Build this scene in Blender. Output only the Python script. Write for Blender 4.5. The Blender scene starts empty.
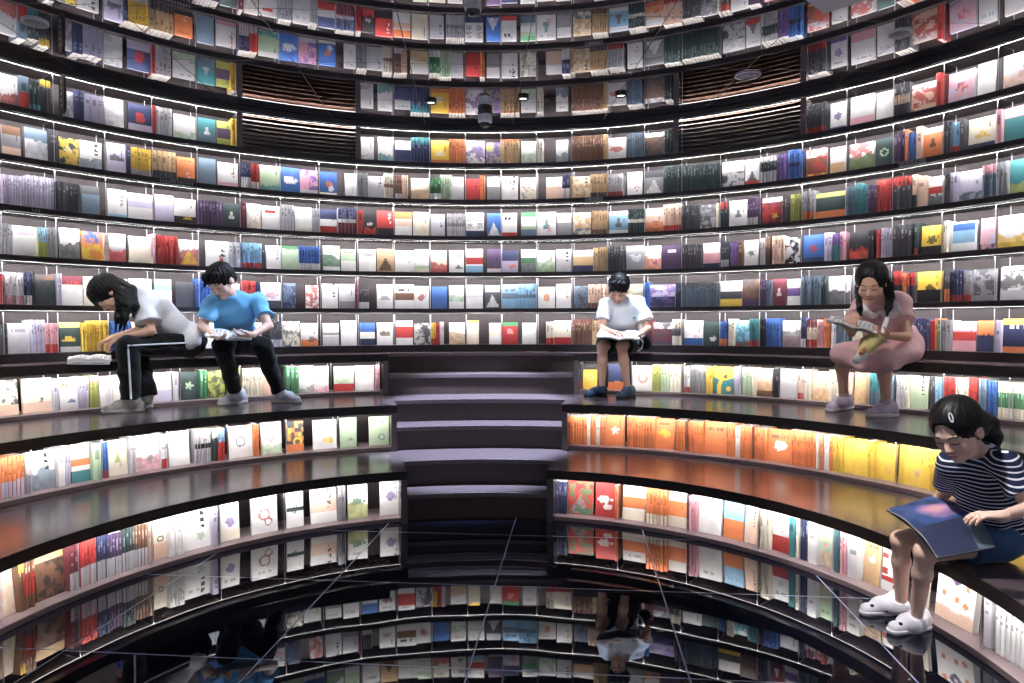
import bpy, math, random
import numpy as np
from mathutils import Vector, Matrix
random.seed(7)
sc = bpy.context.scene
COL = sc.collection
U = 0.33                                   # spacing of the wall shelves in metres
PI = math.pi
# ------------------------------------------------------------------ camera
F_PX, YAW, PITCH, ROLL = 683.15, 0.02361, -0.02675, -0.0031
CAM = np.array([0.125, -2.558, 1.3086])
_cy, _sy, _cp, _sp = math.cos(YAW), math.sin(YAW), math.cos(PITCH), math.sin(PITCH)
FW = np.array([_sy*_cp, _cy*_cp, _sp]); RT = np.array([_cy, -_sy, 0.0]); UP = np.cross(RT, FW)
RT, UP = RT*math.cos(ROLL)+UP*math.sin(ROLL), -RT*math.sin(ROLL)+UP*math.cos(ROLL)
def project(p):
    d = np.asarray(p, float)-CAM; w = d@FW
    return 512+F_PX*(d@RT)/w, 341.5-F_PX*(d@UP)/w
def W(px, py, y):
    """world point seen at photo pixel (px, py) that lies at world depth y"""
    d = FW+RT*(px-512)/F_PX+UP*(341.5-py)/F_PX
    return CAM+d*((y-CAM[1])/d[1])
def WZ(px, py, z):
    d = FW+RT*(px-512)/F_PX+UP*(341.5-py)/F_PX
    return CAM+d*((z-CAM[2])/d[2])
def theta_of(px, R, z):
    lo, hi = -1.9, 2.0
    for _ in range(50):
        m = (lo+hi)/2
        if project((R*math.sin(m), R*math.cos(m), z))[0] < px: lo = m
        else: hi = m
    return (lo+hi)/2
cam = bpy.data.cameras.new('camera'); co = bpy.data.objects.new('camera', cam); COL.objects.link(co)
cam.sensor_width = 36; cam.lens = F_PX*36/1024; cam.clip_start = 0.05; cam.clip_end = 60
M = Matrix(((RT[0], UP[0], -FW[0], CAM[0]), (RT[1], UP[1], -FW[1], CAM[1]), (RT[2], UP[2], -FW[2], CAM[2]), (0, 0, 0, 1)))
co.matrix_world = M; sc.camera = co
# ------------------------------------------------------------------ materials
def srgb(r, g, b):
    f = lambda c: (c/255)/12.92 if c/255 <= 0.04045 else ((c/255+0.055)/1.055)**2.4
    return (f(r), f(g), f(b))
def mat(name, col, rough=0.5, metal=0.0, spec=0.5, noise=0.0, scale=30, bump=0.0, emit=None, estr=0, coat=0.0, sheen=0.0, stretch=(1, 1, 1)):
    m = bpy.data.materials.new(name); m.use_nodes = True
    nt = m.node_tree; b = nt.nodes['Principled BSDF']
    b.inputs['Base Color'].default_value = (*col, 1); b.inputs['Roughness'].default_value = rough
    b.inputs['Metallic'].default_value = metal; b.inputs['Specular IOR Level'].default_value = spec
    if coat: b.inputs['Coat Weight'].default_value = coat; b.inputs['Coat Roughness'].default_value = 0.08
    if sheen: b.inputs['Sheen Weight'].default_value = sheen
    if emit:
        b.inputs['Emission Color'].default_value = (*emit, 1); b.inputs['Emission Strength'].default_value = estr
    if noise or bump:
        tc = nt.nodes.new('ShaderNodeTexCoord'); mp = nt.nodes.new('ShaderNodeMapping'); n = nt.nodes.new('ShaderNodeTexNoise')
        mp.inputs['Scale'].default_value = stretch
        n.inputs['Scale'].default_value = scale; n.inputs['Detail'].default_value = 5
        nt.links.new(tc.outputs['Object'], mp.inputs['Vector']); nt.links.new(mp.outputs['Vector'], n.inputs['Vector'])
        if noise:
            mx = nt.nodes.new('ShaderNodeMix'); mx.data_type = 'RGBA'
            mx.inputs['A'].default_value = (*[c*(1-noise) for c in col], 1); mx.inputs['B'].default_value = (*[min(1, c*(1+noise)) for c in col], 1)
            nt.links.new(n.outputs['Fac'], mx.inputs['Factor']); nt.links.new(mx.outputs['Result'], b.inputs['Base Color'])
        if bump:
            bp = nt.nodes.new('ShaderNodeBump'); bp.inputs['Strength'].default_value = bump; bp.inputs['Distance'].default_value = 0.004
            nt.links.new(n.outputs['Fac'], bp.inputs['Height']); nt.links.new(bp.outputs['Normal'], b.inputs['Normal'])
    return m
MAT = {}
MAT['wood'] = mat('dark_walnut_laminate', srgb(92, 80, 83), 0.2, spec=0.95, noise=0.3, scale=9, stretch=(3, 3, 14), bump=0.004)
MAT['shelf'] = mat('grey_walnut_shelf', srgb(126, 110, 112), 0.35, spec=0.5, noise=0.22, scale=9, stretch=(3, 3, 14))
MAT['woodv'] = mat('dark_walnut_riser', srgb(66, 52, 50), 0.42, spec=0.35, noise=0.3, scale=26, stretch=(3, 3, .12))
MAT['back'] = mat('dark_back_panel', srgb(50, 42, 44), 0.5, spec=0.3, noise=0.25, scale=24, stretch=(3, 3, .1))
MAT['edge'] = mat('black_shelf_edge', srgb(40, 34, 36), 0.35, spec=0.4, noise=0.2, scale=20)
MAT['nose'] = mat('black_nosing', srgb(34, 28, 28), 0.35, spec=0.4, noise=0.2, scale=20)
MAT['led'] = mat('white_led_strip', (1, 1, 1), 0.5, emit=(1.0, 0.975, 0.97), estr=150)
MAT['led_tier'] = mat('warm_white_led_strip', (1, 1, 1), 0.5, emit=(1.0, 0.975, 0.95), estr=88)
MAT['paper'] = mat('page_paper', srgb(238, 232, 222), 0.75, noise=0.06, scale=220, stretch=(1, 1, 8))
def vc_mat():
    m = bpy.data.materials.new('printed_cover'); m.use_nodes = True; nt = m.node_tree; b = nt.nodes['Principled BSDF']
    a = nt.nodes.new('ShaderNodeAttribute'); a.attribute_name = 'Col'
    n = nt.nodes.new('ShaderNodeTexNoise'); n.inputs['Scale'].default_value = 60
    mx = nt.nodes.new('ShaderNodeMix'); mx.data_type = 'RGBA'; mx.blend_type = 'MULTIPLY'; mx.inputs['Factor'].default_value = 1
    r = nt.nodes.new('ShaderNodeValToRGB'); r.color_ramp.elements[0].color = (.86, .86, .86, 1); r.color_ramp.elements[1].color = (1, 1, 1, 1)
    r.color_ramp.elements[0].position = .3; r.color_ramp.elements[1].position = .6
    nt.links.new(n.outputs['Fac'], r.inputs['Fac']); nt.links.new(a.outputs['Color'], mx.inputs['A']); nt.links.new(r.outputs['Color'], mx.inputs['B'])
    nt.links.new(mx.outputs['Result'], b.inputs['Base Color']); b.inputs['Roughness'].default_value = 0.42; b.inputs['Specular IOR Level'].default_value = 0.35
    return m
MAT['cover'] = vc_mat()
def acrylic():
    m = bpy.data.materials.new('clear_acrylic'); m.use_nodes = True; nt = m.node_tree
    for n in list(nt.nodes): nt.nodes.remove(n)
    o = nt.nodes.new('ShaderNodeOutputMaterial'); t = nt.nodes.new('ShaderNodeBsdfTransparent'); g = nt.nodes.new('ShaderNodeBsdfGlossy')
    t.inputs['Color'].default_value = (.93, .93, .95, 1); g.inputs['Roughness'].default_value = 0.08
    x = nt.nodes.new('ShaderNodeMixShader'); x.inputs['Fac'].default_value = .07; nt.links.new(t.outputs['BSDF'], x.inputs[1]); nt.links.new(g.outputs['BSDF'], x.inputs[2])
    nt.links.new(x.outputs['Shader'], o.inputs['Surface']); return m
MAT['acrylic'] = acrylic()
MAT['acrylic_edge'] = mat('acrylic_painted_glow', srgb(240, 238, 244), 0.25, spec=0.6, noise=.03)  # near-white colour stands in for the glow of edge-lit acrylic
MAT['acrylic_edge'].node_tree.nodes['Principled BSDF'].inputs['Transmission Weight'].default_value = .35
MAT['alu'] = mat('light_profile_diffuser', srgb(205, 200, 205), .5, noise=.05, emit=(1, .96, .96), estr=26)
MAT['alu_tier'] = mat('tier_light_diffuser', srgb(205, 200, 205), .5, noise=.05, emit=(1, .92, .92), estr=14)
def grid_mat(name, base, rough, metal, spec, line, size, ang, off, wline, bumpstr, tint=0.0):
    """polished panels of `size` metres with thin joints"""
    m = bpy.data.materials.new(name); m.use_nodes = True; nt = m.node_tree; b = nt.nodes['Principled BSDF']; L = nt.links.new
    tc = nt.nodes.new('ShaderNodeTexCoord'); mp = nt.nodes.new('ShaderNodeMapping')
    mp.vector_type = 'TEXTURE'
    mp.inputs['Rotation'].default_value = (0, 0, ang); mp.inputs['Location'].default_value = (off[0], off[1], 0); mp.inputs['Scale'].default_value = (size, size, 1)
    L(tc.outputs['Object'], mp.inputs['Vector']); sp = nt.nodes.new('ShaderNodeSeparateXYZ'); L(mp.outputs['Vector'], sp.inputs[0])
    def line_of(sock):
        a = nt.nodes.new('ShaderNodeMath'); a.operation = 'FRACT'; L(sock, a.inputs[0])
        c = nt.nodes.new('ShaderNodeMath'); c.operation = 'SUBTRACT'; c.inputs[1].default_value = .5; L(a.outputs[0], c.inputs[0])
        d = nt.nodes.new('ShaderNodeMath'); d.operation = 'ABSOLUTE'; L(c.outputs[0], d.inputs[0])
        e = nt.nodes.new('ShaderNodeMath'); e.operation = 'GREATER_THAN'; e.inputs[1].default_value = .5-wline/size/2; L(d.outputs[0], e.inputs[0]); return e.outputs[0]
    mxx = nt.nodes.new('ShaderNodeMath'); mxx.operation = 'MAXIMUM'; L(line_of(sp.outputs[0]), mxx.inputs[0]); L(line_of(sp.outputs[1]), mxx.inputs[1])
    mx = nt.nodes.new('ShaderNodeMix'); mx.data_type = 'RGBA'; mx.inputs['A'].default_value = (*base, 1); mx.inputs['B'].default_value = (*line, 1)
    L(mxx.outputs[0], mx.inputs['Factor']); L(mx.outputs['Result'], b.inputs['Base Color'])
    r = nt.nodes.new('ShaderNodeMix'); r.inputs['A'].default_value = rough; r.inputs['B'].default_value = .5; L(mxx.outputs[0], r.inputs['Factor']); L(r.outputs['Result'], b.inputs['Roughness'])
    me = nt.nodes.new('ShaderNodeMix'); me.inputs['A'].default_value = metal; me.inputs['B'].default_value = 0; L(mxx.outputs[0], me.inputs['Factor']); L(me.outputs['Result'], b.inputs['Metallic'])
    b.inputs['Specular IOR Level'].default_value = spec
    # each panel lies a hair out of true
    fl = nt.nodes.new('ShaderNodeVectorMath'); fl.operation = 'FLOOR'; L(mp.outputs['Vector'], fl.inputs[0])
    wn = nt.nodes.new('ShaderNodeTexNoise'); wn.inputs['Scale'].default_value = 2.2; wn.inputs['Detail'].default_value = 1.0; L(tc.outputs['Object'], wn.inputs['Vector'])
    bp = nt.nodes.new('ShaderNodeBump'); bp.inputs['Strength'].default_value = bumpstr; bp.inputs['Distance'].default_value = .02; L(wn.outputs['Fac'], bp.inputs['Height']); L(bp.outputs['Normal'], b.inputs['Normal'])
    return m
MAT['floor'] = grid_mat('polished_black_tile', srgb(12, 14, 27), 0.018, 0.0, 0.6, srgb(150, 160, 185), 0.82, -0.118, (0.115, 0.815), 0.006, 0.05)
MAT['mirror'] = grid_mat('mirror_panel', (0.84, 0.84, 0.87), 0.012, 1.0, 0.5, srgb(70, 66, 68), 0.79, 0.03, (0.35, 1.46), 0.006, 0.012)
# ------------------------------------------------------------------ mesh helpers
def link(o, parent=None):
    COL.objects.link(o)
    if parent is not None: o.parent = parent
    return o
def mesh_obj(name, verts, faces, m, parent=None, smooth=False, cols=None):
    me = bpy.data.meshes.new(name); me.from_pydata([tuple(v) for v in verts], [], [tuple(f) for f in faces])
    for x in (m if isinstance(m, (list, tuple)) else [m]): me.materials.append(x)
    if cols is not None:
        ca = me.color_attributes.new('Col', 'FLOAT_COLOR', 'CORNER')
        tot = np.array([len(f) for f in faces]); c = np.repeat(np.c_[np.array(cols, np.float32), np.ones(len(cols), np.float32)], tot, axis=0)
        ca.data.foreach_set('color', c.astype(np.float32).ravel())
    if smooth: me.polygons.foreach_set('use_smooth', [True]*len(me.polygons))
    me.update()
    return link(bpy.data.objects.new(name, me), parent)
def empty(name, loc=(0, 0, 0), parent=None):
    o = bpy.data.objects.new(name, None); o.location = loc; o.empty_display_size = .05
    return link(o, parent)
def tag(o, label=None, cat=None, group=None, kind=None):
    if label: o['label'] = label
    if cat: o['category'] = cat
    if group: o['group'] = group
    if kind: o['kind'] = kind
    return o
def pol(R, t, z): return (R*math.sin(t), R*math.cos(t), z)
def arc_profile(prof, t0, t1, step=0.02, closed_ends=True):
    """sweep a closed (R, z) profile round the room from angle t0 to t1"""
    n = max(2, int(abs(t1-t0)/step)+1); k = len(prof); V = []; Fs = []
    for i in range(n):
        t = t0+(t1-t0)*i/(n-1)
        V += [pol(r, t, z) for r, z in prof]
    for i in range(n-1):
        for j in range(k):
            a, b = i*k+j, i*k+(j+1) % k
            Fs.append((a, b, b+k, a+k))
    if closed_ends: Fs.append(tuple(range(k))); Fs.append(tuple(reversed(range((n-1)*k, n*k))))
    return V, Fs
def rect(r0, r1, z0, z1, bev=0.0):
    if not bev: return [(r0, z0), (r1, z0), (r1, z1), (r0, z1)]
    b = bev
    return [(r0, z0+b), (r0+b, z0), (r1, z0), (r1, z1), (r0+b, z1), (r0+b*.3, z1-b*.3), (r0, z1-b)]
def arc_obj(name, prof, t0, t1, m, parent=None, step=0.02):
    V, Fs = arc_profile(prof, t0, t1, step); return mesh_obj(name, V, Fs, m, parent)
def box_geo(c, ax, hx, hy, hz):
    c = np.array(c, float); X, Y, Z = ax
    V = [c+sx*hx*X+sy*hy*Y+sz*hz*Z for sz in (-1, 1) for sy in (-1, 1) for sx in (-1, 1)]
    Fs = [(0, 2, 3, 1), (4, 5, 7, 6), (0, 1, 5, 4), (2, 6, 7, 3), (0, 4, 6, 2), (1, 3, 7, 5)]
    return V, Fs
def lathe(prof, n=28):
    V = []; Fs = []
    for i in range(n):
        a = 2*PI*i/n; V += [(r*math.cos(a), r*math.sin(a), z) for r, z in prof]
    k = len(prof)
    for i in range(n):
        for j in range(k-1):
            a, b = i*k+j, ((i+1) % n)*k+j
            Fs.append((a, b, b+1, a+1))
    return V, Fs
# ------------------------------------------------------------------ the room
R_WALL = 3.70; R_BACK = 3.97
def row_light(k): return (9.25-k)*U           # underside of the shelf board above row k (0-based)
Z_CEIL = 9.25*U+0.16*U
T_MIN, T_MAX = -1.75, 1.95
BAY = 0.08688; BAY0 = -0.0393
VENTS = (((240, 358.5)), ((676, 803)))
def disc(name, R, z, m, n=96):
    V = [(R*math.cos(2*PI*i/n), R*math.sin(2*PI*i/n), z) for i in range(n)]
    return mesh_obj(name, V, [tuple(range(n))], m)
fl = disc('floor', 4.3, 0.0, MAT['floor']); tag(fl, 'polished black tiled floor of the round reading pit', kind='structure')
cl = disc('ceiling', 4.05, Z_CEIL, MAT['mirror']); tag(cl, 'mirror-panelled ceiling over the book wall', kind='structure')
wl = arc_obj('wall_back', rect(R_BACK+.012, R_BACK+.06, 0, Z_CEIL), T_MIN, T_MAX, MAT['back'], step=.05); tag(wl, 'curved dark wall behind the shelves', kind='structure')
# ---- wall bookcase
BC = empty('wall_bookcase', (0, 3.85, 1.05))
tag(BC, 'tall curved dark wooden wall bookcase with six lit shelf rows', 'bookcase')
def rel(o, root):                                   # parent keeping world place
    o.parent = root; o.matrix_parent_inverse = root.matrix_world.inverted() if root.matrix_world != Matrix() else Matrix.Translation(-Vector(root.location)); return o
def part(root, o, label=None):
    o.parent = root; o.matrix_parent_inverse = Matrix.Translation(-Vector(root.location))
    if label: o['label'] = label
    return o
BOARD_T = 0.125*U
def board_z(k): return row_light(k)                 # underside
def led_channel(root, r, z, a, b, led, dif):
    """dark lip along the front, a light strip behind it facing the books, a narrow diffuser closing it below"""
    part(root, arc_obj('light_channel_lip', rect(r, r+.003, z-.0125, z-.0003), a, b, MAT['edge']))
    part(root, arc_obj('light_strip', [(r+.0033, z-.0104), (r+.0128, z-.0010), (r+.0124, z-.0006), (r+.0033, z-.0096)], a, b, led), 'glowing white light strip')
    part(root, arc_obj('diffuser', rect(r+.0031, r+.0058, z-.0123, z-.0108), a, b, dif))
vent_t = [tuple(theta_of(x, R_WALL, row_light(0.5)) for x in v) for v in VENTS]
for k in range(7):
    z0 = row_light(k)
    z1 = z0+BOARD_T if k else Z_CEIL-.002
    if k == 6: z0 = 1.052
    part(BC, arc_obj('shelf', rect(R_WALL, R_BACK-.001, z0, z1, .003), T_MIN, T_MAX, MAT['edge']))
    if k < 6:
        led_channel(BC, R_WALL+.006, z0, T_MIN, T_MAX, MAT['led'], MAT['alu'])
part(BC, arc_obj('back_panel', rect(R_BACK, R_BACK+.01, 1.052, Z_CEIL-.004), T_MIN, T_MAX, MAT['back'], step=.04))
def divider_geo(t, r0, r1, z0, z1):
    rad = np.array(pol(1, t, 0)); tan = np.array((math.cos(t), -math.sin(t), 0)); zz = np.array((0, 0, 1.))
    c = np.array(pol((r0+r1)/2, t, (z0+z1)/2))
    V, Fs = box_geo(c, (tan, rad, zz), .0022, (r1-r0)/2, (z1-z0)/2)
    return V, Fs
def divider(name, items, root):
    """clear upright sheet, its cut edges coloured white to imitate piped light"""
    V = []; Fs = []; mi = []
    for t, r0, r1, z0, z1 in items:
        v, f = divider_geo(t, r0, r1, z0, z1); b = len(V); V += v; Fs += [tuple(i+b for i in q) for q in f]
        mi += [1, 1, 1, 1, 0, 0]
    o = mesh_obj(name, V, Fs, [MAT['acrylic'], MAT['acrylic_edge']]); o.data.polygons.foreach_set('material_index', mi)
    return part(root, o)
items = []
for k in range(6):
    for i in range(-19, 23):
        t = BAY0+BAY*i
        if k == 0 and any(a+.02 < t < b-.02 for a, b in vent_t): continue
        items.append((t, R_WALL+.020, R_WALL+.2, row_light(k+1)+BOARD_T, row_light(k)-.0005))
def pix_h(it):
    t, r0, r1, z0, z1 = it; a = project(pol(r0, t, z0)); b = project(pol(r0, t, z1))
    return (b[1]-a[1])*-1 if -5 < a[0] < 1029 else -1
items.sort(key=lambda it: -abs(pix_h(it)) if pix_h(it) != -1 else 1)
for it in items[:95]: divider('divider', [it], BC)
o = divider('dividers', items[95:], BC); o['kind'] = 'stuff'
# ---- vents in the top row
MAT['louvre'] = mat('bronze_louvre', srgb(58, 42, 34), 0.3, spec=0.6, noise=0.3, scale=30)
for (a, b), lab in zip(vent_t, ('dark louvred vent in the top row, left of centre', 'dark louvred vent in the top row, right of centre')):
    zt, zb = row_light(0)-.012, row_light(1)+BOARD_T
    root = empty('vent_grille', pol(R_WALL+.03, (a+b)/2, zb)); tag(root, lab, 'vent', 'louvred vents in the top row')
    V, Fs = arc_profile(rect(R_WALL+.19, R_WALL+.2, zb, zt), a, b); part(root, mesh_obj('back_plate', V, Fs, MAT['edge']))
    V = []; Fs = []
    n = 8
    for j in range(n):
        z = zb+.02+(zt-zb-.03)*j/(n-1)
        v, f = arc_profile([(R_WALL+.03, z), (R_WALL+.032, z+.004), (R_WALL+.075, z+.026), (R_WALL+.073, z+.022)], a, b); q = len(V); V += v; Fs += [tuple(i+q for i in g) for g in f]
    part(root, mesh_obj('louvre_panel', V, Fs, MAT['louvre']))
    for t0, t1 in ((a-.006, a+.006), (b-.006, b+.006)):
        part(root, arc_obj('side_post', rect(R_WALL+.002, R_WALL+.2, zb, zt+.005), t0, t1, MAT['wood'], step=.005))
# ---- tiers and steps
TIER = [dict(R=1.925, z=0.35, zb=0.0), dict(R=2.62, z=0.70, zb=0.35), dict(R=3.366, z=1.05, zb=0.70)]
STEP_T = 0.237
SH = 0.03                                           # height of a tier's bottom shelf
names = ('lowest', 'middle', 'top')
TIERS = {}
DIVPX = {(0, -1): (1, 78, 152, 220, 284, 345, 403), (0, 1): (551, 618, 687, 758, 833, 907, 982), (1, -1): (31, 102, 167, 227, 286, 338, 391), (1, 1): (566, 625, 687, 752, 820, 896, 966),
         (2, -1): (58, 110, 180, 240, 292, 331, 379), (2, 1): (575, 632, 685, 741, 803, 866, 944, 1010)}
for i, T in enumerate(TIER):
    rin = (TIER[i+1]['R']+.10) if i < 2 else R_BACK
    for s in (-1, 1):
        t0, t1 = (T_MIN, -STEP_T) if s < 0 else (STEP_T, T_MAX)
        side = 'left' if s < 0 else 'right'
        root = empty('bench_tier', pol(T['R']+.3, s*.8, T['zb'])); TIERS[(i, s)] = root
        tag(root, 'curved wooden %s bench tier with lit book shelf, %s of the steps' % (names[i], side), 'bench', 'stepped bench tiers')
        part(root, arc_obj('seat_board', rect(T['R']+.006, rin, T['z']-.058, T['z']), t0, t1, MAT['wood']))
        part(root, arc_obj('nosing', rect(T['R'], T['R']+.0058, T['z']-.058, T['z']-.0004, .002), t0, t1, MAT['nose']), 'black nosing along the front edge')
        rf = T['R']+(.065 if i == 0 else .055)
        part(root, arc_obj('bottom_shelf', rect(rf, rf+.30, T['zb']+.001, T['zb']+SH, .003), t0, t1, MAT['shelf']))
        part(root, arc_obj('back_panel', rect(rf+.29, rf+.30, T['zb']+SH, T['z']-.058), t0, t1, MAT['back'], step=.04))
        e0, e1 = (t1-.014*3/T['R'], t1) if s < 0 else (t0, t0+.014*3/T['R'])
        part(root, arc_obj('end_panel', rect(T['R']+.012, rf+.29, T['zb']+.001, T['z']-.058, .002), e0*(1), e1, MAT['wood'], step=.004))
        a, b = (t0, e0) if s < 0 else (e1, t1)
        led_channel(root, rf+.002, T['z']-.058, a, b, MAT['led_tier'], MAT['alu_tier'])
        for px in DIVPX[(i, s)]:
            t = theta_of(px, rf+.02, T['zb']+.15)
            if abs(t) < STEP_T+.008: continue
            divider('divider', [(t, rf+.016, rf+.24, T['zb']+SH, T['z']-.0585)], root)
root = empty('steps', (0, 2.6, 0)); tag(root, 'dark wooden curved steps rising between the book tiers', 'steps')
SR = (2.00, 2.25, 2.68, 2.95, 3.33, 3.585)
for i in range(6):
    z = .175*(i+1); r1 = (SR[i+1]+.05) if i < 5 else R_WALL+.02
    side = STEP_T-.0005
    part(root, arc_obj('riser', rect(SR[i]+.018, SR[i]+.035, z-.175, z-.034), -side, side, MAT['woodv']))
    part(root, arc_obj('tread', rect(SR[i], r1, z-.034, z-.0006, .004), -side, side, MAT['wood']))
# ---- ceiling fittings
MAT['white_plastic'] = mat('white_plastic', srgb(215, 218, 225), 0.4, noise=.04)
MAT['grey_plastic'] = mat('grey_perforated_plastic', srgb(150, 152, 162), 0.5, noise=.15, scale=300)
MAT['black_plastic'] = mat('black_plastic', srgb(20, 20, 22), 0.35, noise=.1)
MAT['dome'] = mat('smoked_dome', srgb(60, 60, 68), 0.08, spec=.8, noise=.05)
def ceil_at(px, py): 
    p = WZ(px, py, Z_CEIL); return (p[0], p[1], Z_CEIL-.001)
def dome_camera(px, py, s, lab, capm):
    r = empty('dome_camera', ceil_at(px, py)); tag(r, lab, 'camera', 'dome cameras on the mirror ceiling')
    V, Fs = lathe([(0, 0), (.05*s, 0), (.052*s, -.012*s), (.05*s, -.03*s), (.0, -.031*s)]); mesh_obj('mount', V, Fs, capm, r, True)
    V, Fs = lathe([(.046*s, -.03*s), (.05*s, -.045*s), (.05*s, -.075*s), (.044*s, -.09*s), (0, -.09*s)]); mesh_obj('housing', V, Fs, MAT['white_plastic'], r, True)
    V, Fs = lathe([(.04*s, -.088*s)]+[(.04*s*math.cos(a), -.09*s-.036*s*math.sin(a)) for a in np.linspace(0, PI/2, 8)]); mesh_obj('dome', V, Fs, MAT['dome'], r, True)
dome_camera(485, 110.5, 1.2, 'small white dome security camera under the mirror near the top shelf', MAT['black_plastic'])
dome_camera(473, -6, 1.0, 'white dome security camera at the top middle of the photo', MAT['white_plastic'])
for px, py, sz, lab in ((748, 75, 1.0, 'round grey ceiling speaker above the right vent'), (900, 33, .74, 'round grey ceiling speaker towards the right edge'), (35, 22, .78, 'round grey ceiling speaker in the top left corner')):
    r = empty('ceiling_speaker', ceil_at(px, py)); tag(r, lab, 'speaker', 'round ceiling speakers')
    r.scale = (sz, sz, 1)
    V, Fs = lathe([(0.078, 0), (.09, 0), (.092, -.006), (.086, -.01), (.078, -.008)]); mesh_obj('rim', V, Fs, MAT['white_plastic'], r, True)
    V, Fs = lathe([(0, -.008), (.079, -.007), (.079, 0)]); mesh_obj('grille', V, Fs, MAT['grey_plastic'], r, True)
MAT['lamp'] = mat('lamp_face', (1, 1, 1), .4, emit=(.9, .95, 1), estr=2.5)
SPOTS = ((431, 101, 'small black ceiling spotlight above the yellow cover in the top row'), (523, 97, 'small black ceiling spotlight, middle one of three by the top row'), (621, 94, 'small black ceiling spotlight nearest the right vent'))
for px, py, lab in SPOTS:
    r = empty('ceiling_spotlight', ceil_at(px, py)); tag(r, lab, 'spotlight', 'black ceiling spotlights')
    V, Fs = lathe([(.032, 0), (.046, 0), (.046, -.018), (.038, -.02), (.032, -.012)]); mesh_obj('rim', V, Fs, MAT['black_plastic'], r, True)
    V, Fs = lathe([(0, -.010), (.033, -.009), (.033, 0)]); mesh_obj('lamp', V, Fs, MAT['lamp'], r, True)
p = ceil_at(818, 10); r = empty('ceiling_panel', (p[0]+.02, p[1]-.3, p[2])); tag(r, 'pale square panel on the ceiling, its corner at the top edge', 'panel')
ax = (np.array((math.cos(.75), math.sin(.75), 0)), np.array((-math.sin(.75), math.cos(.75), 0)), np.array((0, 0, 1.)))
V, Fs = box_geo((0, 0, -.012), ax, .21, .21, .011); mesh_obj('frame', V, Fs, MAT['white_plastic'], r)
V, Fs = box_geo((0, 0, -.0245), ax, .19, .19, .0018); mesh_obj('face_plate', V, Fs, MAT['white_plastic'], r)
# ---- small signs
MAT['sign_grey'] = mat('grey_label_plate', srgb(120, 116, 124), .45, noise=.05)
MAT['sign_mark'] = mat('sign_lettering', srgb(190, 186, 190), .5, noise=.05)
MAT['ink'] = mat('dark_lettering', srgb(50, 48, 56), .5, noise=.05)
def shelf_label(px0, px1, k, lab, plate, ink, n, up=0.0):
    z = row_light(k)+BOARD_T*.5+up
    t0, t1 = theta_of(px0, R_WALL, z), theta_of(px1, R_WALL, z)
    root = arc_obj('shelf_label', rect(R_WALL-.004, R_WALL-.001, z-.017, z+.017), t0, t1, plate, step=.01)
    tag(root, lab, 'label', 'section labels on the shelf edges')
    V = []; Fs = []; rr = random.Random(px0)
    for j in range(n):
        tm = t0+(t1-t0)*(.18+.64*(j+.5)/n); w = (t1-t0)*.64/n*.36
        for q in range(3):
            v, f = arc_profile(rect(R_WALL-.0055, R_WALL-.0041, z-.008+q*.006, z-.0055+q*.006), tm-w*rr.uniform(.4, 1), tm+w*rr.uniform(.4, 1)); b = len(V); V += v; Fs += [tuple(i+b for i in g) for g in f]
        v, f = arc_profile(rect(R_WALL-.0055, R_WALL-.0041, z-.009, z+.009), tm-w*.15, tm+w*.15); b = len(V); V += v; Fs += [tuple(i+b for i in g) for g in f]
    mesh_obj('lettering', V, Fs, ink, root)
shelf_label(899, 926, 2, 'grey label plate on the second shelf edge, far right', MAT['sign_grey'], MAT['ink'], 4)
shelf_label(149, 203, 2, 'row of pale lettering on the second shelf edge, left side', MAT['edge'], MAT['sign_mark'], 12)
shelf_label(28, 43, 3, 'short pale lettering on the third shelf edge, far left', MAT['edge'], MAT['sign_mark'], 3)
shelf_label(585, 603, 2, 'small pale label on the second shelf edge, right of centre', MAT['sign_grey'], MAT['sign_mark'], 3, .004)
tb = theta_of(62.5, R_WALL-.05, 2.9); rad = np.array(pol(1, tb, 0)); tan = np.array((math.cos(tb), -math.sin(tb), 0))
zc = row_light(.47)
prof = []
for a in np.linspace(0, PI, 12): prof.append((.045*math.cos(a), .09+.045*math.sin(a)))
for a in np.linspace(PI, 2*PI, 12): prof.append((.045*math.cos(a), -.09+.045*math.sin(a)))
V = []; c0 = np.array(pol(R_WALL-.052, tb, zc))
for s in (-.008, .008):
    V += [c0+rad*x+np.array((0, 0, z))+tan*s for x, z in prof]
n = len(prof); Fs = [tuple(range(n)), tuple(reversed(range(n, 2*n)))]+[(i, i+n, (i+1) % n+n, (i+1) % n) for i in range(n)]
sg = mesh_obj('blade_sign', V, Fs, MAT['black_plastic']); tag(sg, 'black rounded blade sign sticking out of the top row, far left', 'sign')
V = []; Fs = []
for j in range(5):
    for q in range(3):
        v, f = box_geo(c0+np.array((0, 0, .08-.04*j+(q-1)*.008))-rad*.0, (rad, tan, np.array((0, 0, 1.))), .011, .0088, .0022); b = len(V); V += v; Fs += [tuple(i+b for i in g) for g in f]
mesh_obj('lettering', V, Fs, MAT['sign_mark'], sg)
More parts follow.
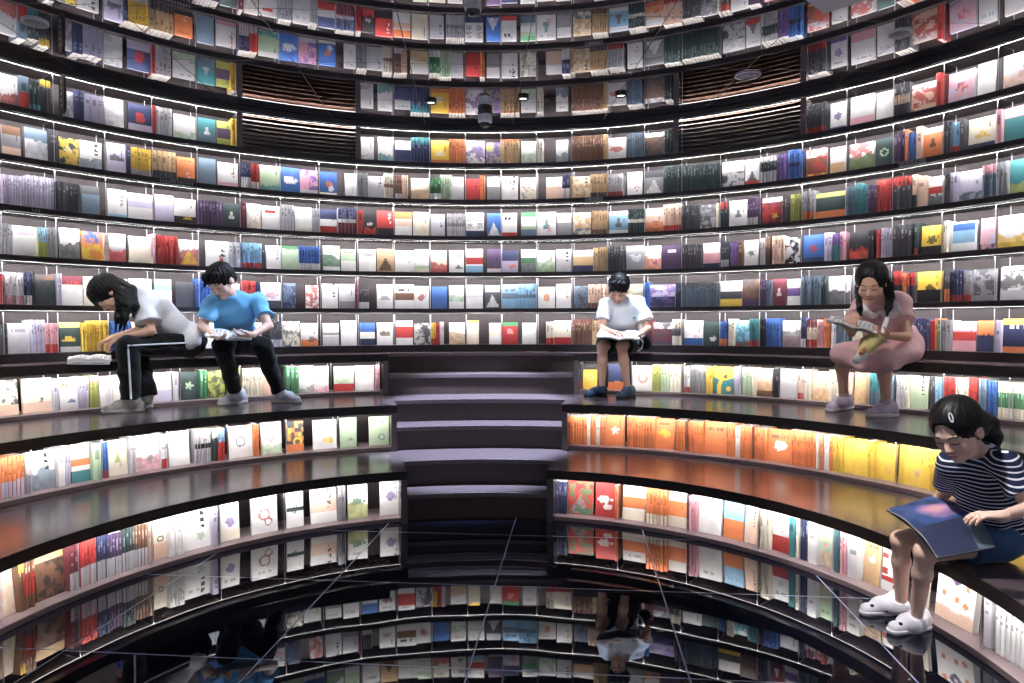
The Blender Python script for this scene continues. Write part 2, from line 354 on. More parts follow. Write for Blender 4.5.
# ------------------------------------------------------------------ books
PAL = dict(w=(240, 238, 236), c=(238, 228, 204), k=(28, 28, 32), d=(62, 62, 68), g=(140, 140, 146), l=(200, 198, 204), r=(196, 46, 42), o=(236, 120, 60), y=(240, 192, 52), b=(46, 92, 176),
           n=(38, 46, 86), s=(130, 186, 224), t=(52, 130, 138), e=(56, 120, 74), v=(180, 208, 166), p=(112, 78, 156), i=(232, 160, 172), u=(112, 72, 50), a=(206, 164, 112), m=(108, 38, 50), f=(196, 188, 216),
           h=(238, 196, 168), x=(170, 176, 76), q=(90, 112, 134), z=(38, 56, 56), j=(70, 48, 84))
NAME = dict(w='white', c='cream', k='black', d='dark grey', g='grey', l='light grey', r='red', o='orange', y='yellow', b='blue', n='navy', s='sky blue', t='teal', e='green', v='pale green', p='purple', i='pink', u='brown',
            a='tan', m='maroon', f='lavender', h='peach', x='lime', q='slate blue', z='dark green', j='dark purple')
LIN = {k: np.array(srgb(*[(c*.86+(.3*v[0]+.59*v[1]+.11*v[2])*.14)*.9+24 for c in v])) for k, v in PAL.items()}
# kind, photo x from-to, [count for spines], colour, design tokens: B/T/M + colour + tenths = bottom / top / middle band, L = landscape, C = disc, D = low disc, N = mottling, V/H = title strokes, A = peak, E = frame
ROWS = {
 'W0': "F 0 19 w Lr4;S 19 29 1 q Br5;S 29 40 3 z Bt2;S 40 51 4 d Ty2;F 64 74 l Ng;S 74 84 2 n;S 84 104 3 f;F 105 124 l Nw;F 128 152 n Cr Bf3;S 153 156 1 r;S 156 172 4 l;F 174 196 w Lv3;F 198 216 t Lq5 Cw;F 217 231 x Mj4;S 231 239 2 y;"
       "F 359 374 w Ll3;F 378 393 w Lt3;F 395 411 w Bn6;S 411 430 6 n Tt3;F 431 449 y Bo2 Cw;S 449 465 5 o;F 466 485 w Np;F 486 501 p Nx;S 501 519 6 a To1;F 521 536 w Lv4;S 537 543 2 c;F 556 568 w Lq4;S 572 603 12 u;S 603 608 2 a;F 608 626 w Cr;S 627 642 6 q;F 645 664 d Tw2 Nu;S 664 672 3 z;"
       "S 804 826 9 d Br2;F 830 846 w Cp Bp1;F 850 874 w Bi3;F 876 893 w Hf;S 894 910 5 d Mh3;F 911 936 h Tw3 Nr;S 936 941 1 r;F 948 975 f Cr Ni;F 977 995 w Hs;F 1003 1030 w Lh4",
 'W1': "F 2 21 g Bh3 Tu3;F 25 48 q Bw2 Ll6;S 49 58 1 d;F 59 79 z Cw Ny;F 80 102 w Lq4 V;F 107 126 f Cd Bf4;S 127 131 1 n;S 131 151 6 y Bl2;S 152 176 5 a Bd3;F 177 195 o Bk2 Dw;F 199 216 q;F 218 238 w Bi2 Vr;S 241 251 4 n Bw4;S 251 259 3 r Bw3;"
       "F 260 281 v Tw2 Lt2;F 281 300 b Cw;F 300 318 p Ni Bl2;F 320 337 b Co Dw Bc1;F 345 357 w Df;S 358 368 4 g;F 368 384 l Vd;S 384 393 3 c Mu2;S 395 402 3 u Bw2;S 402 408 3 h;F 411 429 c La5 Tw3;S 430 441 3 e Bw3;S 440 452 5 v;F 452 464 l Hg;F 466 480 r Vm;S 480 485 2 o;F 487 500 g Tw4;F 502 518 w Vk Hk;"
       "F 520 536 c Ng;F 546 562 h Tw4;S 562 570 2 n Bw4;S 570 574 1 a;F 574 590 a Nc Vk;S 590 607 5 a Bd2;S 608 623 5 l Br2;F 627 642 w Dr;F 645 663 g Aw Td3;S 664 680 5 z;S 681 718 12 z;F 722 744 d Tw4 Nl;F 745 759 w Ak Br2;S 760 777 5 z Tw2 Bl4;S 777 787 3 p;S 788 800 4 b Mn2;"
       "F 806 827 u Tw3 By1 Nr;F 830 845 w Ba4;F 849 874 w Br4 Nr Le5;F 875 893 z Cv;S 894 905 3 j;S 905 908 1 o;S 906 916 3 b;S 916 922 1 h;F 923 942 o Cd Tw2;S 943 952 3 d;S 952 960 2 s Br2;S 960 965 1 d;F 968 995 c Bn2 Cy;S 996 1002 1 i;F 1002 1030 t Ti3",
 'W2': "S 2 27 9 f;S 27 54 9 f;S 58 81 6 d;F 82 100 q Td3;F 108 127 w Vg Bs1;F 128 153 f Tw3 Bw5;F 155 174 f Tw1;F 174 196 w Bk3 Dy;S 199 222 7 j;F 223 240 z Cc;S 242 246 1 m;F 247 261 c Nl;F 262 280 w Hr;S 281 294 4 l;F 295 312 w Hl;S 312 320 3 l;F 320 337 w Tn4 Br3;S 338 356 5 w Tn4 Bm4;"
       "S 358 363 1 r;F 364 376 k Cw Lr3;F 377 394 r Bk3 Vw;F 395 412 w To3 Mh2;F 413 429 c Dh;F 431 445 l Vt;S 447 465 8 l Mg1;F 466 484 w !bj;F 487 501 b Aw;F 502 517 w Br2 Hk;F 521 536 v Mw2 Bq3 Te2;F 537 556 w Ct Di;F 557 571 g Tw4;F 573 591 a Bq3 Nc;S 592 607 6 a Bu2;F 609 628 s Tw2 Cu Bw2;"
       "S 628 645 6 z Mc2;F 645 663 h Tw3 Bj2 Lo5;S 663 681 7 h Br2;S 681 700 7 d;F 700 716 g Bl5 Nd;S 716 719 1 c;S 720 728 2 z Tr3;F 729 747 w Cd;S 747 758 4 j Bl3;F 762 782 m Tw2 Nr Dy;S 782 790 3 d;S 790 800 4 x;S 802 815 5 g Bo3;F 815 845 z Bo3 Tx2;S 846 855 4 q;S 855 862 3 t;S 862 868 2 t;"
       "S 868 877 3 j;S 877 892 4 r;S 893 911 4 d Tr3;S 912 917 1 h Bz4;S 917 926 1 h;F 928 943 w Lz4 Mr2;S 944 950 2 d;S 950 958 2 f;F 957 982 f Tw2 Bq3 Nl;S 982 996 5 q Ti3;S 996 1008 3 g;F 1009 1030 t Lx3",
 'W3': "S 0 13 4 l;F 13 38 w Hi;S 38 48 4 x Ts5;S 48 58 4 g;F 60 80 w Ld5;F 82 104 y Tb4 No;S 104 108 1 h;F 109 126 w Bi4 Lr4;F 129 152 c Hl;S 152 156 1 i;S 157 178 5 r;F 179 199 w Lr6 Ay;F 206 229 w Vk Dr;S 229 240 3 l;S 242 262 5 s Br2;S 262 265 1 d;F 266 281 w Vg;F 282 299 v Te1;S 299 320 7 b Bw3;S 320 323 1 d;"
       "F 323 340 w Le6 Bw2;F 341 356 v Bw5;F 359 376 w Hg;F 377 394 a Ak;F 395 415 w Vl;F 415 429 v Mw4 Bc2;F 431 447 c Bi2 Lr4;F 449 464 w Hg Dk;F 466 483 w Bs3 Mr3;F 487 501 j Bw2 Cn;F 502 518 f Tn5 Do;F 521 536 w Lz5 Me2;F 537 555 w Be3 Lv5;F 556 571 l Vk;F 573 593 a Tw3 Bn3;S 593 607 6 a;S 608 625 6 d;F 626 644 g Tv2 Cl;"
       "F 645 661 w Lo5 Dp;F 661 681 j Hw;S 682 702 7 d;F 703 720 i Tw4 Bn2;S 721 729 3 z Bl3;S 730 738 3 p;S 738 743 1 u;F 744 758 w Cd;S 760 765 2 l;S 765 771 2 u;S 772 784 4 h;F 784 800 k Nw;F 803 824 b Cr Bn2;S 824 832 2 f;S 832 840 3 t Tp4;S 840 846 2 i;F 849 868 k Bo3 Lr4;S 868 874 2 k;S 876 880 1 r;S 881 892 4 f;"
       "S 893 912 5 d;S 914 918 1 z Br2;F 921 942 y Bk3 Ck;S 943 948 2 c;F 950 977 s Tb3 Bw3 E;F 980 996 f Bd2 Ni;F 997 1030 w Bd2 Ly4",
 'W4': "S 0 4 1 r;S 5 24 5 w Bi3;S 24 32 3 n Bw3;S 32 35 1 k;F 35 56 z Tu2 Nd;S 57 62 2 f;F 62 83 w Tm3 Hr;F 84 105 c Ca;F 106 128 w Hh;F 130 152 w Hl;F 155 172 w Ts4;F 176 195 d;S 196 212 4 b;F 214 240 w;S 243 256 3 r;S 256 261 1 n;F 261 281 w Ci Bd3;F 283 296 n Nq;F 306 319 w Nr;F 322 338 w Vd;F 339 355 l Bg3;"
       "S 355 359 1 m;S 359 369 4 d Bw3;F 377 393 w Cg;F 395 414 w Mu3 Hd;F 414 429 w Cr;F 432 447 b Bb2;F 449 464 w Lv6 Bw3;F 466 483 w Ml1;F 485 500 d Aw Tl3;F 502 518 s Mq2 Hq;S 518 536 5 s Mq2;F 538 555 w Co;F 556 571 w Va;F 574 588 q Nd;S 588 607 6 h Bu2;S 607 626 5 h;F 628 643 f Nx;S 643 650 3 b;F 650 675 f Bn5 Np;"
       "S 676 680 2 n;S 681 717 13 q Td2;F 720 742 d Tw4 By3;F 742 759 u Nd Bj3;S 760 766 2 j;S 766 772 2 q;F 772 786 m Cw;F 787 800 w Mp3;S 801 821 6 q;S 821 827 2 z;F 828 850 w Ld5;F 852 868 g;S 868 890 6 d;S 893 902 3 d Tr4;S 902 906 2 o;S 906 916 3 d Tr4;F 917 942 y Bk4 Ck;S 944 950 2 d Bo4;S 951 962 4 n Br2;S 963 972 3 g Br2;F 973 996 g Nd Bg2;F 1000 1030 w Nd Bl3",
 'W5': "S 0 8 3 d;F 8 30 l Hg;S 31 45 5 f;S 45 58 5 i Br3;F 60 81 z Cy Tx2 Bl2;S 82 92 4 y;S 92 102 4 y;S 103 109 2 y;S 110 130 5 b;F 132 150 w;F 152 170 w;S 172 195 6 l;F 198 215 w;F 240 262 l;S 271 282 4 d Bl3;F 283 300 c Nd;F 301 318 w Bo3 Du;F 323 339 w Bl4 Mg1;F 341 357 w Hl;F 360 375 w Tb4 Bn3;F 377 393 w Cu;F 396 413 w Mr5;F 414 430 d Nl;"
       "S 431 436 2 y Br3;S 436 440 1 r;S 440 444 2 l;F 449 465 w Bw2 La5;F 467 479 c Ty1;F 489 501 w Mc2;F 502 518 r Te2 Ci;F 522 536 w Hl;S 546 554 2 c Br3;F 554 571 c Br3 Hl;S 572 592 7 u Tm1;S 592 612 5 a;S 612 645 8 h;S 645 653 2 m;F 653 672 m Tl3 Nd;S 672 681 3 c Md3;F 684 703 w Di Bb3;F 703 719 z Dw;S 720 727 2 b Bo3;S 728 735 2 c;"
       "F 735 749 s Br2 Tw2 Nt;S 749 759 4 t Br2;S 760 766 2 k;S 766 780 4 b;F 782 800 w Br4 Lg6;S 801 806 2 n Bw3;S 807 817 3 c Tm3 Br3;S 818 824 2 i;S 824 830 2 o;S 831 836 2 w;S 836 850 5 q;S 852 890 10 c;S 892 916 6 n;S 917 930 4 n;S 930 935 1 r;S 935 938 1 o;S 938 941 1 e;S 941 951 2 g;F 951 976 i Tw3 Mr3;F 977 994 n To5 Ck;S 995 1001 1 f;F 1002 1030 n Ty2 Bo2 Hw",
 'T2L': "F -6 19 c Bh3 Nk;F 23 53 c Bh3 Dk;S 53 58 1 l;F 60 79 w Db Ho;S 79 89 3 f;S 90 98 4 x Ti2;F 100 113 w;F 113 122 w;F 124 142 c;F 145 172 w Bf4;S 173 179 1 l;F 180 199 z Cv;S 200 207 2 e;F 208 225 x Nz;F 227 241 x;S 243 262 6 c;F 261 275 h;S 286 299 3 e;F 299 314 w Lg2;F 314 329 w Li2;F 334 354 w Br3 Lv5;F 355 374 w Hg;S 375 380 2 i",
 'T2R': "S 575 582 4 z Br3;F 583 597 y Ch Tk2;F 608 624 n Bo3 Dh;F 632 653 w Co;S 652 661 4 x;S 661 670 3 v;S 670 681 3 c;S 684 690 2 w Br2;S 691 706 6 g;S 706 712 2 y;F 713 733 y !yb;S 734 741 3 f;S 742 752 5 v;S 752 756 2 c;F 756 772 h Bu2 La5;S 773 779 2 k;F 779 797 l;S 798 804 2 h Br2;S 804 811 2 c;F 812 829 h La4;S 829 838 3 c;F 839 852 h;F 854 869 a La5;"
        "S 870 880 3 t Bq4;S 882 894 4 q;S 896 904 4 l;S 904 909 1 c;F 909 928 v Vk;S 930 935 2 d;S 935 942 2 s;S 944 955 3 r;S 955 968 3 c;S 968 977 3 r;S 978 987 3 q;S 988 997 3 b;S 998 1024 7 c Me4;S 1024 1040 4 w",
 'T1L': "S 0 24 6 o Bf4;F 27 56 w Lq5 Vk;S 58 65 1 w;S 65 71 2 f;F 72 91 w Mo2 Bt3;S 93 102 1 v;S 103 108 2 b Br2;F 109 128 c Cx Dv;S 130 136 2 l;F 136 160 w Li4 Dg;S 161 168 2 w Br3;F 169 190 w;S 195 211 6 l Mk1;S 212 218 2 z Tc3;S 218 225 2 r Ts4;F 229 253 w Cq;S 254 259 2 o;F 261 282 w Ci Lv3;F 286 304 d !su;F 313 337 w Dy Hl;F 340 357 v Dg;F 369 389 v Dq",
 'T1R': "S 566 587 8 o;S 587 590 1 w;S 590 596 2 o;S 596 600 1 w;S 600 606 2 o;F 606 624 o Cw;S 627 655 10 o;F 655 674 o Cy;S 675 685 4 o;S 688 703 7 o;F 704 726 o Hu;S 726 735 4 o;S 735 740 1 w;S 740 751 5 o;S 754 767 4 o;F 767 791 o Hu Cw;S 791 800 3 o;S 800 816 6 o;S 816 818 1 w;S 820 824 1 o;S 824 829 1 w;S 829 833 1 o;S 833 842 3 y;F 843 853 y;F 853 867 y Ha;"
        "S 867 873 2 y;F 875 895 y Da;F 898 928 y Da;S 928 936 3 y;F 937 958 y;S 968 985 5 y;F 988 1012 y;S 1014 1040 6 y",
 'T0L': "F -1 18 c Nh;S 19 24 2 u Ty2;S 24 35 3 u Mr5;F 37 66 u Nk Ta2;S 69 78 2 m Bl4;S 80 97 5 r Bl4;S 97 109 4 n Bl4;S 109 122 4 j Bl4;S 122 135 4 z Bl4;S 135 147 4 u Bl4;S 148 152 1 h;F 154 168 c Ck Bh4;S 169 184 5 w;F 184 211 w Dv Vk;S 212 218 1 f;F 221 240 w Cp Bc3;F 252 278 w Cr Dr;F 287 304 w Ct Mz1;F 311 337 w Mh4 Vk;S 338 345 2 g;F 348 368 w Ce Lx4;F 380 402 w Cp Vq",
 'T0R': "S 553 567 5 n;F 567 593 r Ag Ne;F 595 615 r Cw Dw;S 615 618 1 o;F 622 645 w Mo3 Bc3;S 646 667 6 o Bc3;F 667 686 o Tw3 Bc3;S 689 697 3 i;F 698 721 w;F 723 743 s Bo5;F 744 757 h Vk;S 760 770 3 c;F 771 789 w Br4 Cl;S 789 795 1 t;S 795 799 1 c;S 800 808 3 n;S 808 817 1 w;F 818 832 v Ci Lh4;S 834 839 2 t;S 840 846 2 i;S 847 860 1 w;F 862 879 a Cw;F 881 894 w !bl;F 910 926 c;F 934 972 w !di;S 984 992 1 w;S 996 1024 6 w;F 1030 1050 w",
}
def hsh(*a):
    x = math.sin(sum(v*k for v, k in zip(a, (12.9898, 78.233, 37.719, 4.1414))))*43758.5453; return x-math.floor(x)
def vnoise(x, y, seed):
    i, j = math.floor(x), math.floor(y); u, v = x-i, y-j; u = u*u*(3-2*u); v = v*v*(3-2*v)
    return (hsh(i, j, seed)*(1-u)+hsh(i+1, j, seed)*u)*(1-v)+(hsh(i, j+1, seed)*(1-u)+hsh(i+1, j+1, seed)*u)*v
def motif(u, y, cx, cy, r, seed):
    """one of several small pictures: dot, ring, cloud, figure, tree, hill, petals"""
    x, z = (u-cx)/r, (y-cy)/r; n = int(seed*7) % 7; w = vnoise(u*7, y*7, seed)-.5
    if n == 0: return x*x+z*z < 1+w
    if n == 1: return .45 < x*x+z*z < 1+.4*w
    if n == 2: return x*x*.5+z*z*1.6 < 1+1.6*w
    if n == 3: return x*x*3+(z-.75)**2*3 < .5 or (abs(x) < .5-.25*z and -1.1 < z < .4)
    if n == 4: return (x*x+(z-.4)**2 < .6+w) or (abs(x) < .1 and -1.1 < z < .4)
    if n == 5: return -.9 < z < .5-abs(x)*.9+w*.9
    return x*x+z*z < .75+.45*math.cos(5*math.atan2(z, x)+seed)
def paint(base, toks, u, v, seed, asp=1.4):
    c = LIN[base]; y = v*asp; c0 = c
    c = c*(.93+.14*vnoise(u*3, v*4, seed))
    if c0.mean() > .25 and not (toks and toks[0][0] in '!VH') and 'E' not in toks:       # a small title every cover carries
        if seed % 3 < 1.5:
            if .80 < v < .86 and .2 < u < .8 and hsh(round(u*13), seed) > .4: c = c*.45
        elif .74 < u < .81 and .5 < v < .88 and hsh(round(v*17), seed) > .35: c = c*.45
    for t in toks:
        k, q = t[0], (LIN[t[1]] if len(t) > 1 and t[0] != '!' else None); n = int(t[2])/10 if len(t) > 2 and t[2].isdigit() else .4
        sf = lambda q: q*.82+c*.18
        if k == 'B' and v < n: c = q
        elif k == 'T' and v > 1-n: c = q
        elif k == 'M' and abs(v-.52) < n/2: c = q
        elif k == 'L' and v < n+.16*(vnoise(u*3.2, 1., seed)-.5)+.10*(vnoise(u*9, 5., seed)-.5): c = sf(q)*(.75+.5*vnoise(u*6, v*9, seed))
        elif k == 'C' and motif(u, y, .5, .5*asp, .23, seed): c = sf(q)*(.8+.4*vnoise(u*8, v*9, seed))
        elif k == 'D' and motif(u, y, .64, .29*asp, .16, seed): c = sf(q)*(.8+.4*vnoise(u*8, v*9, seed))
        elif k == 'N':
            w = vnoise(u*5, v*7, seed)*.6+vnoise(u*11, v*15, seed+3)*.4; a = min(1, max(0, (w-.42)*6)); c = c*(1-a*.85)+q*a*.85
        elif k == 'V' and .66 < u < .82 and v > .42 and math.sin(v*asp*26) > -.2 and hsh(round(u*30), round(v*30), seed) > .3: c = q if q is not None else LIN['d']
        elif k == 'H' and .72 < v < .83 and .15 < u < .85 and hsh(round(u*16), seed) > .35: c = q
        elif k == 'A' and .04 < v < .62-abs(u-.5)*1.3+.1*(vnoise(u*9, 2, seed)-.5): c = sf(q)*(.7+.6*vnoise(u*8, v*9, seed))
        elif k == 'E' and (u < .06 or u > .94 or v < .04 or v > .95): c = LIN['w']
        elif t == '!yb':
            if v < .62-.12*math.sin(u*3.1): c = LIN['t']
            if (u-.62)**2+(y-.9)**2 < .011: c = LIN['u']
            if v < .6 and abs(u-(.28+.26*max(0, (v-.25))*1.6)) < .1: c = LIN['y']
            if (u-.78)**2+(y-.28)**2 < .016: c = LIN['y']
        elif t == '!su':
            if hsh(round(u*5), round(v*7), 3.) > .5: c = LIN['o'] if hsh(round(u*9), round(v*9), 5.) > .4 else LIN['y']
            r2 = (u-.66)**2+(y-.55)**2
            if r2 < .075: c = LIN['y']
            if r2 < .02: c = LIN['u']
            if v < .25: c = LIN['o']
        elif t == '!bl':
            if hsh(math.floor(u*2.2), math.floor(v*6), 2.) > .45 and .1 < v < .85 and (v*6) % 1 > .2: c = LIN['r']
        elif t == '!di':
            if abs(u-.5)+abs(y-.95) < .19: c = LIN['j'] if abs(u-.5)+abs(y-.95) > .07 else LIN['f']
            if v < .24+.03*math.sin(u*9): c = LIN['h']
            for a, b in ((.18, 1.0), (.8, .8), (.2, .55), (.55, .5), (.78, .45)):
                if (u-a)**2+(y-b)**2 < .004: c = LIN['o']
    return c
def spine_paint(base, toks, u, v, seed):
    c = LIN[base]
    for t in toks:
        k, q = t[0], LIN[t[1]] if t[0] != '!' else None; n = int(t[2])/10 if len(t) > 2 else .4
        if k == 'B' and v < n: c = q
        elif k == 'T' and v > 1-n: c = q
        elif k == 'M' and abs(v-.5) < n/2: c = q
    if .28 < u < .72 and .55 < v < .86 and hsh(round(v*34), seed) > .45:
        lum = c.mean(); c = c*.45 if lum > .2 else np.minimum(1, c*2+.12)
    return c
def book_cover(kind, Wd, T, H, base, toks, seed, nu, nv, solid_pages):
    """a book standing on its tail: front board towards -y for 'F', spine towards -y for 'S'"""
    V = []; Fs = []; C = []
    def quad(p, c): b = len(V); V.extend(p); Fs.append((b, b+1, b+2, b+3)); C.append(c)
    def slab(x0, x1, y0, y1, z0, z1, c, skip=()):
        P = [(x0, y0, z0), (x1, y0, z0), (x1, y1, z0), (x0, y1, z0), (x0, y0, z1), (x1, y0, z1), (x1, y1, z1), (x0, y1, z1)]
        for nm, f in (('f', (0, 1, 5, 4)), ('b', (2, 3, 7, 6)), ('l', (3, 0, 4, 7)), ('r', (1, 2, 6, 5)), ('t', (4, 5, 6, 7)), ('d', (3, 2, 1, 0))):
            if nm not in skip: quad([P[i] for i in f], c[nm] if isinstance(c, dict) else c)
    def grid(x0, x1, z0, z1, y, fn, nu, nv):
        for i in range(nu):
            for j in range(nv):
                a, b = x0+(x1-x0)*i/nu, x0+(x1-x0)*(i+1)/nu; p, q = z0+(z1-z0)*j/nv, z0+(z1-z0)*(j+1)/nv
                quad([(a, y, p), (b, y, p), (b, y, q), (a, y, q)], fn((i+.5)/nu, (j+.5)/nv))
    cov = LIN[base]; pg = np.array(srgb(238, 232, 222))
    bt = .0018
    if kind == 'F':
        fr = lambda u, v: paint(base, toks, u, v, seed, H/Wd)
        if solid_pages:
            slab(-Wd/2, Wd/2, 0, T, 0, H, dict(b=cov, l=cov, r=pg, t=pg, d=pg), skip=('f',))
        else:
            slab(-Wd/2, Wd/2, 0, bt, 0, H, cov, skip=('f',)); slab(-Wd/2, Wd/2, T-bt, T, 0, H, cov); slab(-Wd/2, -Wd/2+bt, bt, T-bt, 0, H, cov)
        grid(-Wd/2, Wd/2, 0, H, 0, fr, nu, nv)
    else:
        jit = .86+.26*hsh(seed, 3.3)
        sp = lambda u, v: np.minimum(1, spine_paint(base, toks, u, v, seed)*jit)
        if solid_pages:
            slab(-T/2, T/2, 0, Wd, 0, H, dict(b=pg, l=cov, r=cov, t=pg, d=pg), skip=('f',))
        else:
            slab(-T/2, T/2, 0, bt, 0, H, cov, skip=('f',))
            for x0, x1 in ((-T/2, -T/2+bt), (T/2-bt, T/2)): slab(x0, x1, bt, Wd, 0, H, cov)
        for i in range(nu):                                     # the spine bows out a little
            for j in range(nv):
                u0, u1 = i/nu, (i+1)/nu; a, b = -T/2+T*u0, -T/2+T*u1; p, q = H*j/nv, H*(j+1)/nv
                ya, yb = (-.0045*(1-(2*u-1)**2) for u in (u0, u1))
                quad([(a, ya, p), (b, yb, p), (b, yb, q), (a, ya, q)], sp((i+.5)/nu, (j+.5)/nv))
    return V, Fs, C
def page_block(kind, Wd, T, H):
    e = .003; bt = .0019
    if kind == 'F': x0, x1, y0, y1 = -Wd/2+bt, Wd/2-e, bt, T-bt
    else: x0, x1, y0, y1 = -T/2+bt, T/2-bt, bt, Wd-e
    P = [(x, y, z) for z in (e*.3, H-e) for y in (y0, y1) for x in (x0, x1)]
    return P, [(0, 2, 3, 1), (4, 5, 7, 6), (0, 1, 5, 4), (2, 6, 7, 3), (0, 4, 6, 2), (1, 3, 7, 5)]
ORD = ['first', 'second', 'third', 'fourth', 'fifth', 'sixth', 'seventh', 'eighth', 'ninth', 'tenth', 'eleventh', 'twelfth', 'thirteenth', 'fourteenth', 'fifteenth', 'sixteenth', 'seventeenth', 'eighteenth', 'nineteenth']
TENS = ['', '', 'twenty', 'thirty', 'forty', 'fifty', 'sixty', 'seventy', 'eighty', 'ninety']; TENTH = ['', '', 'twentieth', 'thirtieth', 'fortieth', 'fiftieth', 'sixtieth', 'seventieth', 'eightieth', 'ninetieth']
def ordinal(n):
    if n >= 100: return 'hundred-and-'+ordinal(n-100) if n > 100 else 'hundredth'
    if n < 20: return ORD[n-1]
    return TENTH[n//10] if n % 10 == 0 else TENS[n//10]+'-'+ORD[n % 10-1]
BOOKS = []
rb = random.Random(11)
def parse(key, txt):
    if key[0] == 'W':
        k = int(key[1]); z = row_light(k+1)+BOARD_T+.0006; Rb = R_WALL+.035; hF, hS = (.196, .222), (.2, .232); depth = .15
    else:
        i = int(key[1]); s = -1 if key[2] == 'L' else 1; z = TIER[i]['zb']+SH+.0006; Rb = TIER[i]['R']+.055+.075; depth = .165; hF, hS = (.213, .228), (.215, .230)
    ents = []
    for e in txt.split(';'):
        f = e.split()
        if not f: continue
        if f[0] == 'F': ents.append(('F', float(f[1]), float(f[2]), 1, f[3], f[4:]))
        else: ents.append(('S', float(f[1]), float(f[2]), int(f[3]), f[4], f[5:]))
    for kind, x0, x1, n, base, toks in ents:
        R = Rb+(.02 if kind == 'F' else rb.uniform(-.004, .004))
        t0, t1 = theta_of(x0, R, z+.1), theta_of(x1, R, z+.1); dt = (t1-t0)/n; hh = rb.uniform(*(hF if kind == 'F' else hS))
        for j in range(n):
            wd = 2*R*math.sin(abs(dt)/2)
            b = dict(kind=kind, row=key, t=t0+dt*(j+.5), R=R, z=z, base=base, toks=toks, seed=rb.random()*20, px=x0+(x1-x0)*(j+.5)/n, n=n)
            if kind == 'F':
                b.update(W=wd-.002, T=rb.uniform(.016, .026) if wd < .2 else .03, H=hh, tilt=rb.uniform(.03, .07) if key[0] == 'W' else rb.uniform(.06, .12))
            else:
                b.update(W=depth*rb.uniform(.9, 1), T=wd-min(.0024, wd*.12), H=hh*rb.uniform(.982, 1.0), R=R+rb.uniform(-.005, .005), tilt=rb.uniform(0, .004))
            BOOKS.append(b)
for key, txt in ROWS.items(): parse(key, txt)
# shelves go on beyond the frame: fill with ordinary spines
for key in list(ROWS):
    for side in (-1, 1):
        if key[0] == 'T' and (side < 0) != (key[2] == 'L'): continue
        bs = [b for b in BOOKS if b['row'] == key]; tb = (min if side < 0 else max)(b['t'] for b in bs)
        t = tb+side*.06; lim = T_MIN+.03 if side < 0 else T_MAX-.03
        R = bs[0]['R']; z = bs[0]['z']
        while abs(t) < abs(lim):
            T = rb.uniform(.018, .03); base = rb.choice('wwcllgdnrbte'); 
            for j in range(rb.randint(2, 6)):
                if abs(t) >= abs(lim): break
                BOOKS.append(dict(kind='S', row=key, t=t, R=R, z=z, base=base, toks=[], seed=rb.random()*9, px=-99, n=9, W=.15, T=T-.001, H=.2, tilt=0)); t += side*T/R
            t += side*rb.uniform(.0, .05)
def bmat(b):
    t = b['t']; X = Vector((math.cos(t), -math.sin(t), 0)); Y = Vector((math.sin(t), math.cos(t), 0)); Z = Vector((0, 0, 1))
    p = Vector(pol(b['R'], t, b['z']))
    R0 = Matrix((X, Y, Z)).transposed().to_4x4()
    return Matrix.Translation(p) @ R0 @ Matrix.Rotation(-b['tilt'], 4, 'X')
def area_of(b):
    if not 0 < b['px'] < 1024: return 0
    m = bmat(b); hw = (b['W'] if b['kind'] == 'F' else b['T'])/2
    P = [project(m @ Vector(q)) for q in ((-hw, 0, 0), (hw, 0, 0), (hw, 0, b['H']), (-hw, 0, b['H']))]
    if b['kind'] == 'S':                                     # the side of an end book shows too
        P = P
    return abs(sum(P[i][0]*P[(i+1) % 4][1]-P[(i+1) % 4][0]*P[i][1] for i in range(4)))/2
for b in BOOKS: b['area'] = area_of(b)
# order along each run, for the labels
for key in ROWS:
    run = sorted([b for b in BOOKS if b['row'] == key and -8 < b['px'] < 1024], key=lambda b: abs(b['t']) if key[0] == 'T' else b['t'])
    cf = cs = 0
    for b in run:
        if b['kind'] == 'F': cf += 1; b['ord'] = cf
        else: cs += 1; b['ord'] = cs
BOOKS.sort(key=lambda b: -b['area'])
SOLO = BOOKS[:300]; REST = BOOKS[300:]
WHERE = {'W%d' % k: 'on %s wall shelf' % ('topmost', 'second', 'third', 'fourth', 'fifth', 'bottom')[k] for k in range(6)}
DES = dict(B='lower band', T='top band', M='middle band', L='landscape', C='round motif', D='small motif', N='mottling', V='title', H='title', A='peak')
SPEC = {'!bj': 'black characters', '!yb': 'teal swirl', '!su': 'sunflower', '!bl': 'red blocks', '!di': 'dark diamond'}
def label_of(b):
    t = next((t for t in b['toks'] if t[0] == '!' or (len(t) > 1 and t[1] != b['base'])), None)
    d = ''
    if t: d = ' with '+(SPEC[t] if t[0] == '!' else NAME[t[1]]+' '+DES.get(t[0], 'design'))
    o = ordinal(b['ord'])
    if b['row'][0] == 'W': w = '%s, %s %s from left' % (WHERE[b['row']], o, 'cover' if b['kind'] == 'F' else 'spine')
    else: w = '%s tier, %s %s %s of steps' % (('lowest', 'middle', 'top')[int(b['row'][1])], o, 'cover' if b['kind'] == 'F' else 'spine', 'left' if b['row'][2] == 'L' else 'right')
    if len(d.split())+len(w.split()) > 12: d = ''
    return '%s %s book%s, %s' % (NAME[b['base']], 'face-out' if b['kind'] == 'F' else 'spine-out', d, w)
GROUPS = {'W': 'books on the wall shelves', 'T0': 'books in the lowest tier', 'T1': 'books in the middle tier', 'T2': 'books in the top tier'}
FONT_DONE = []
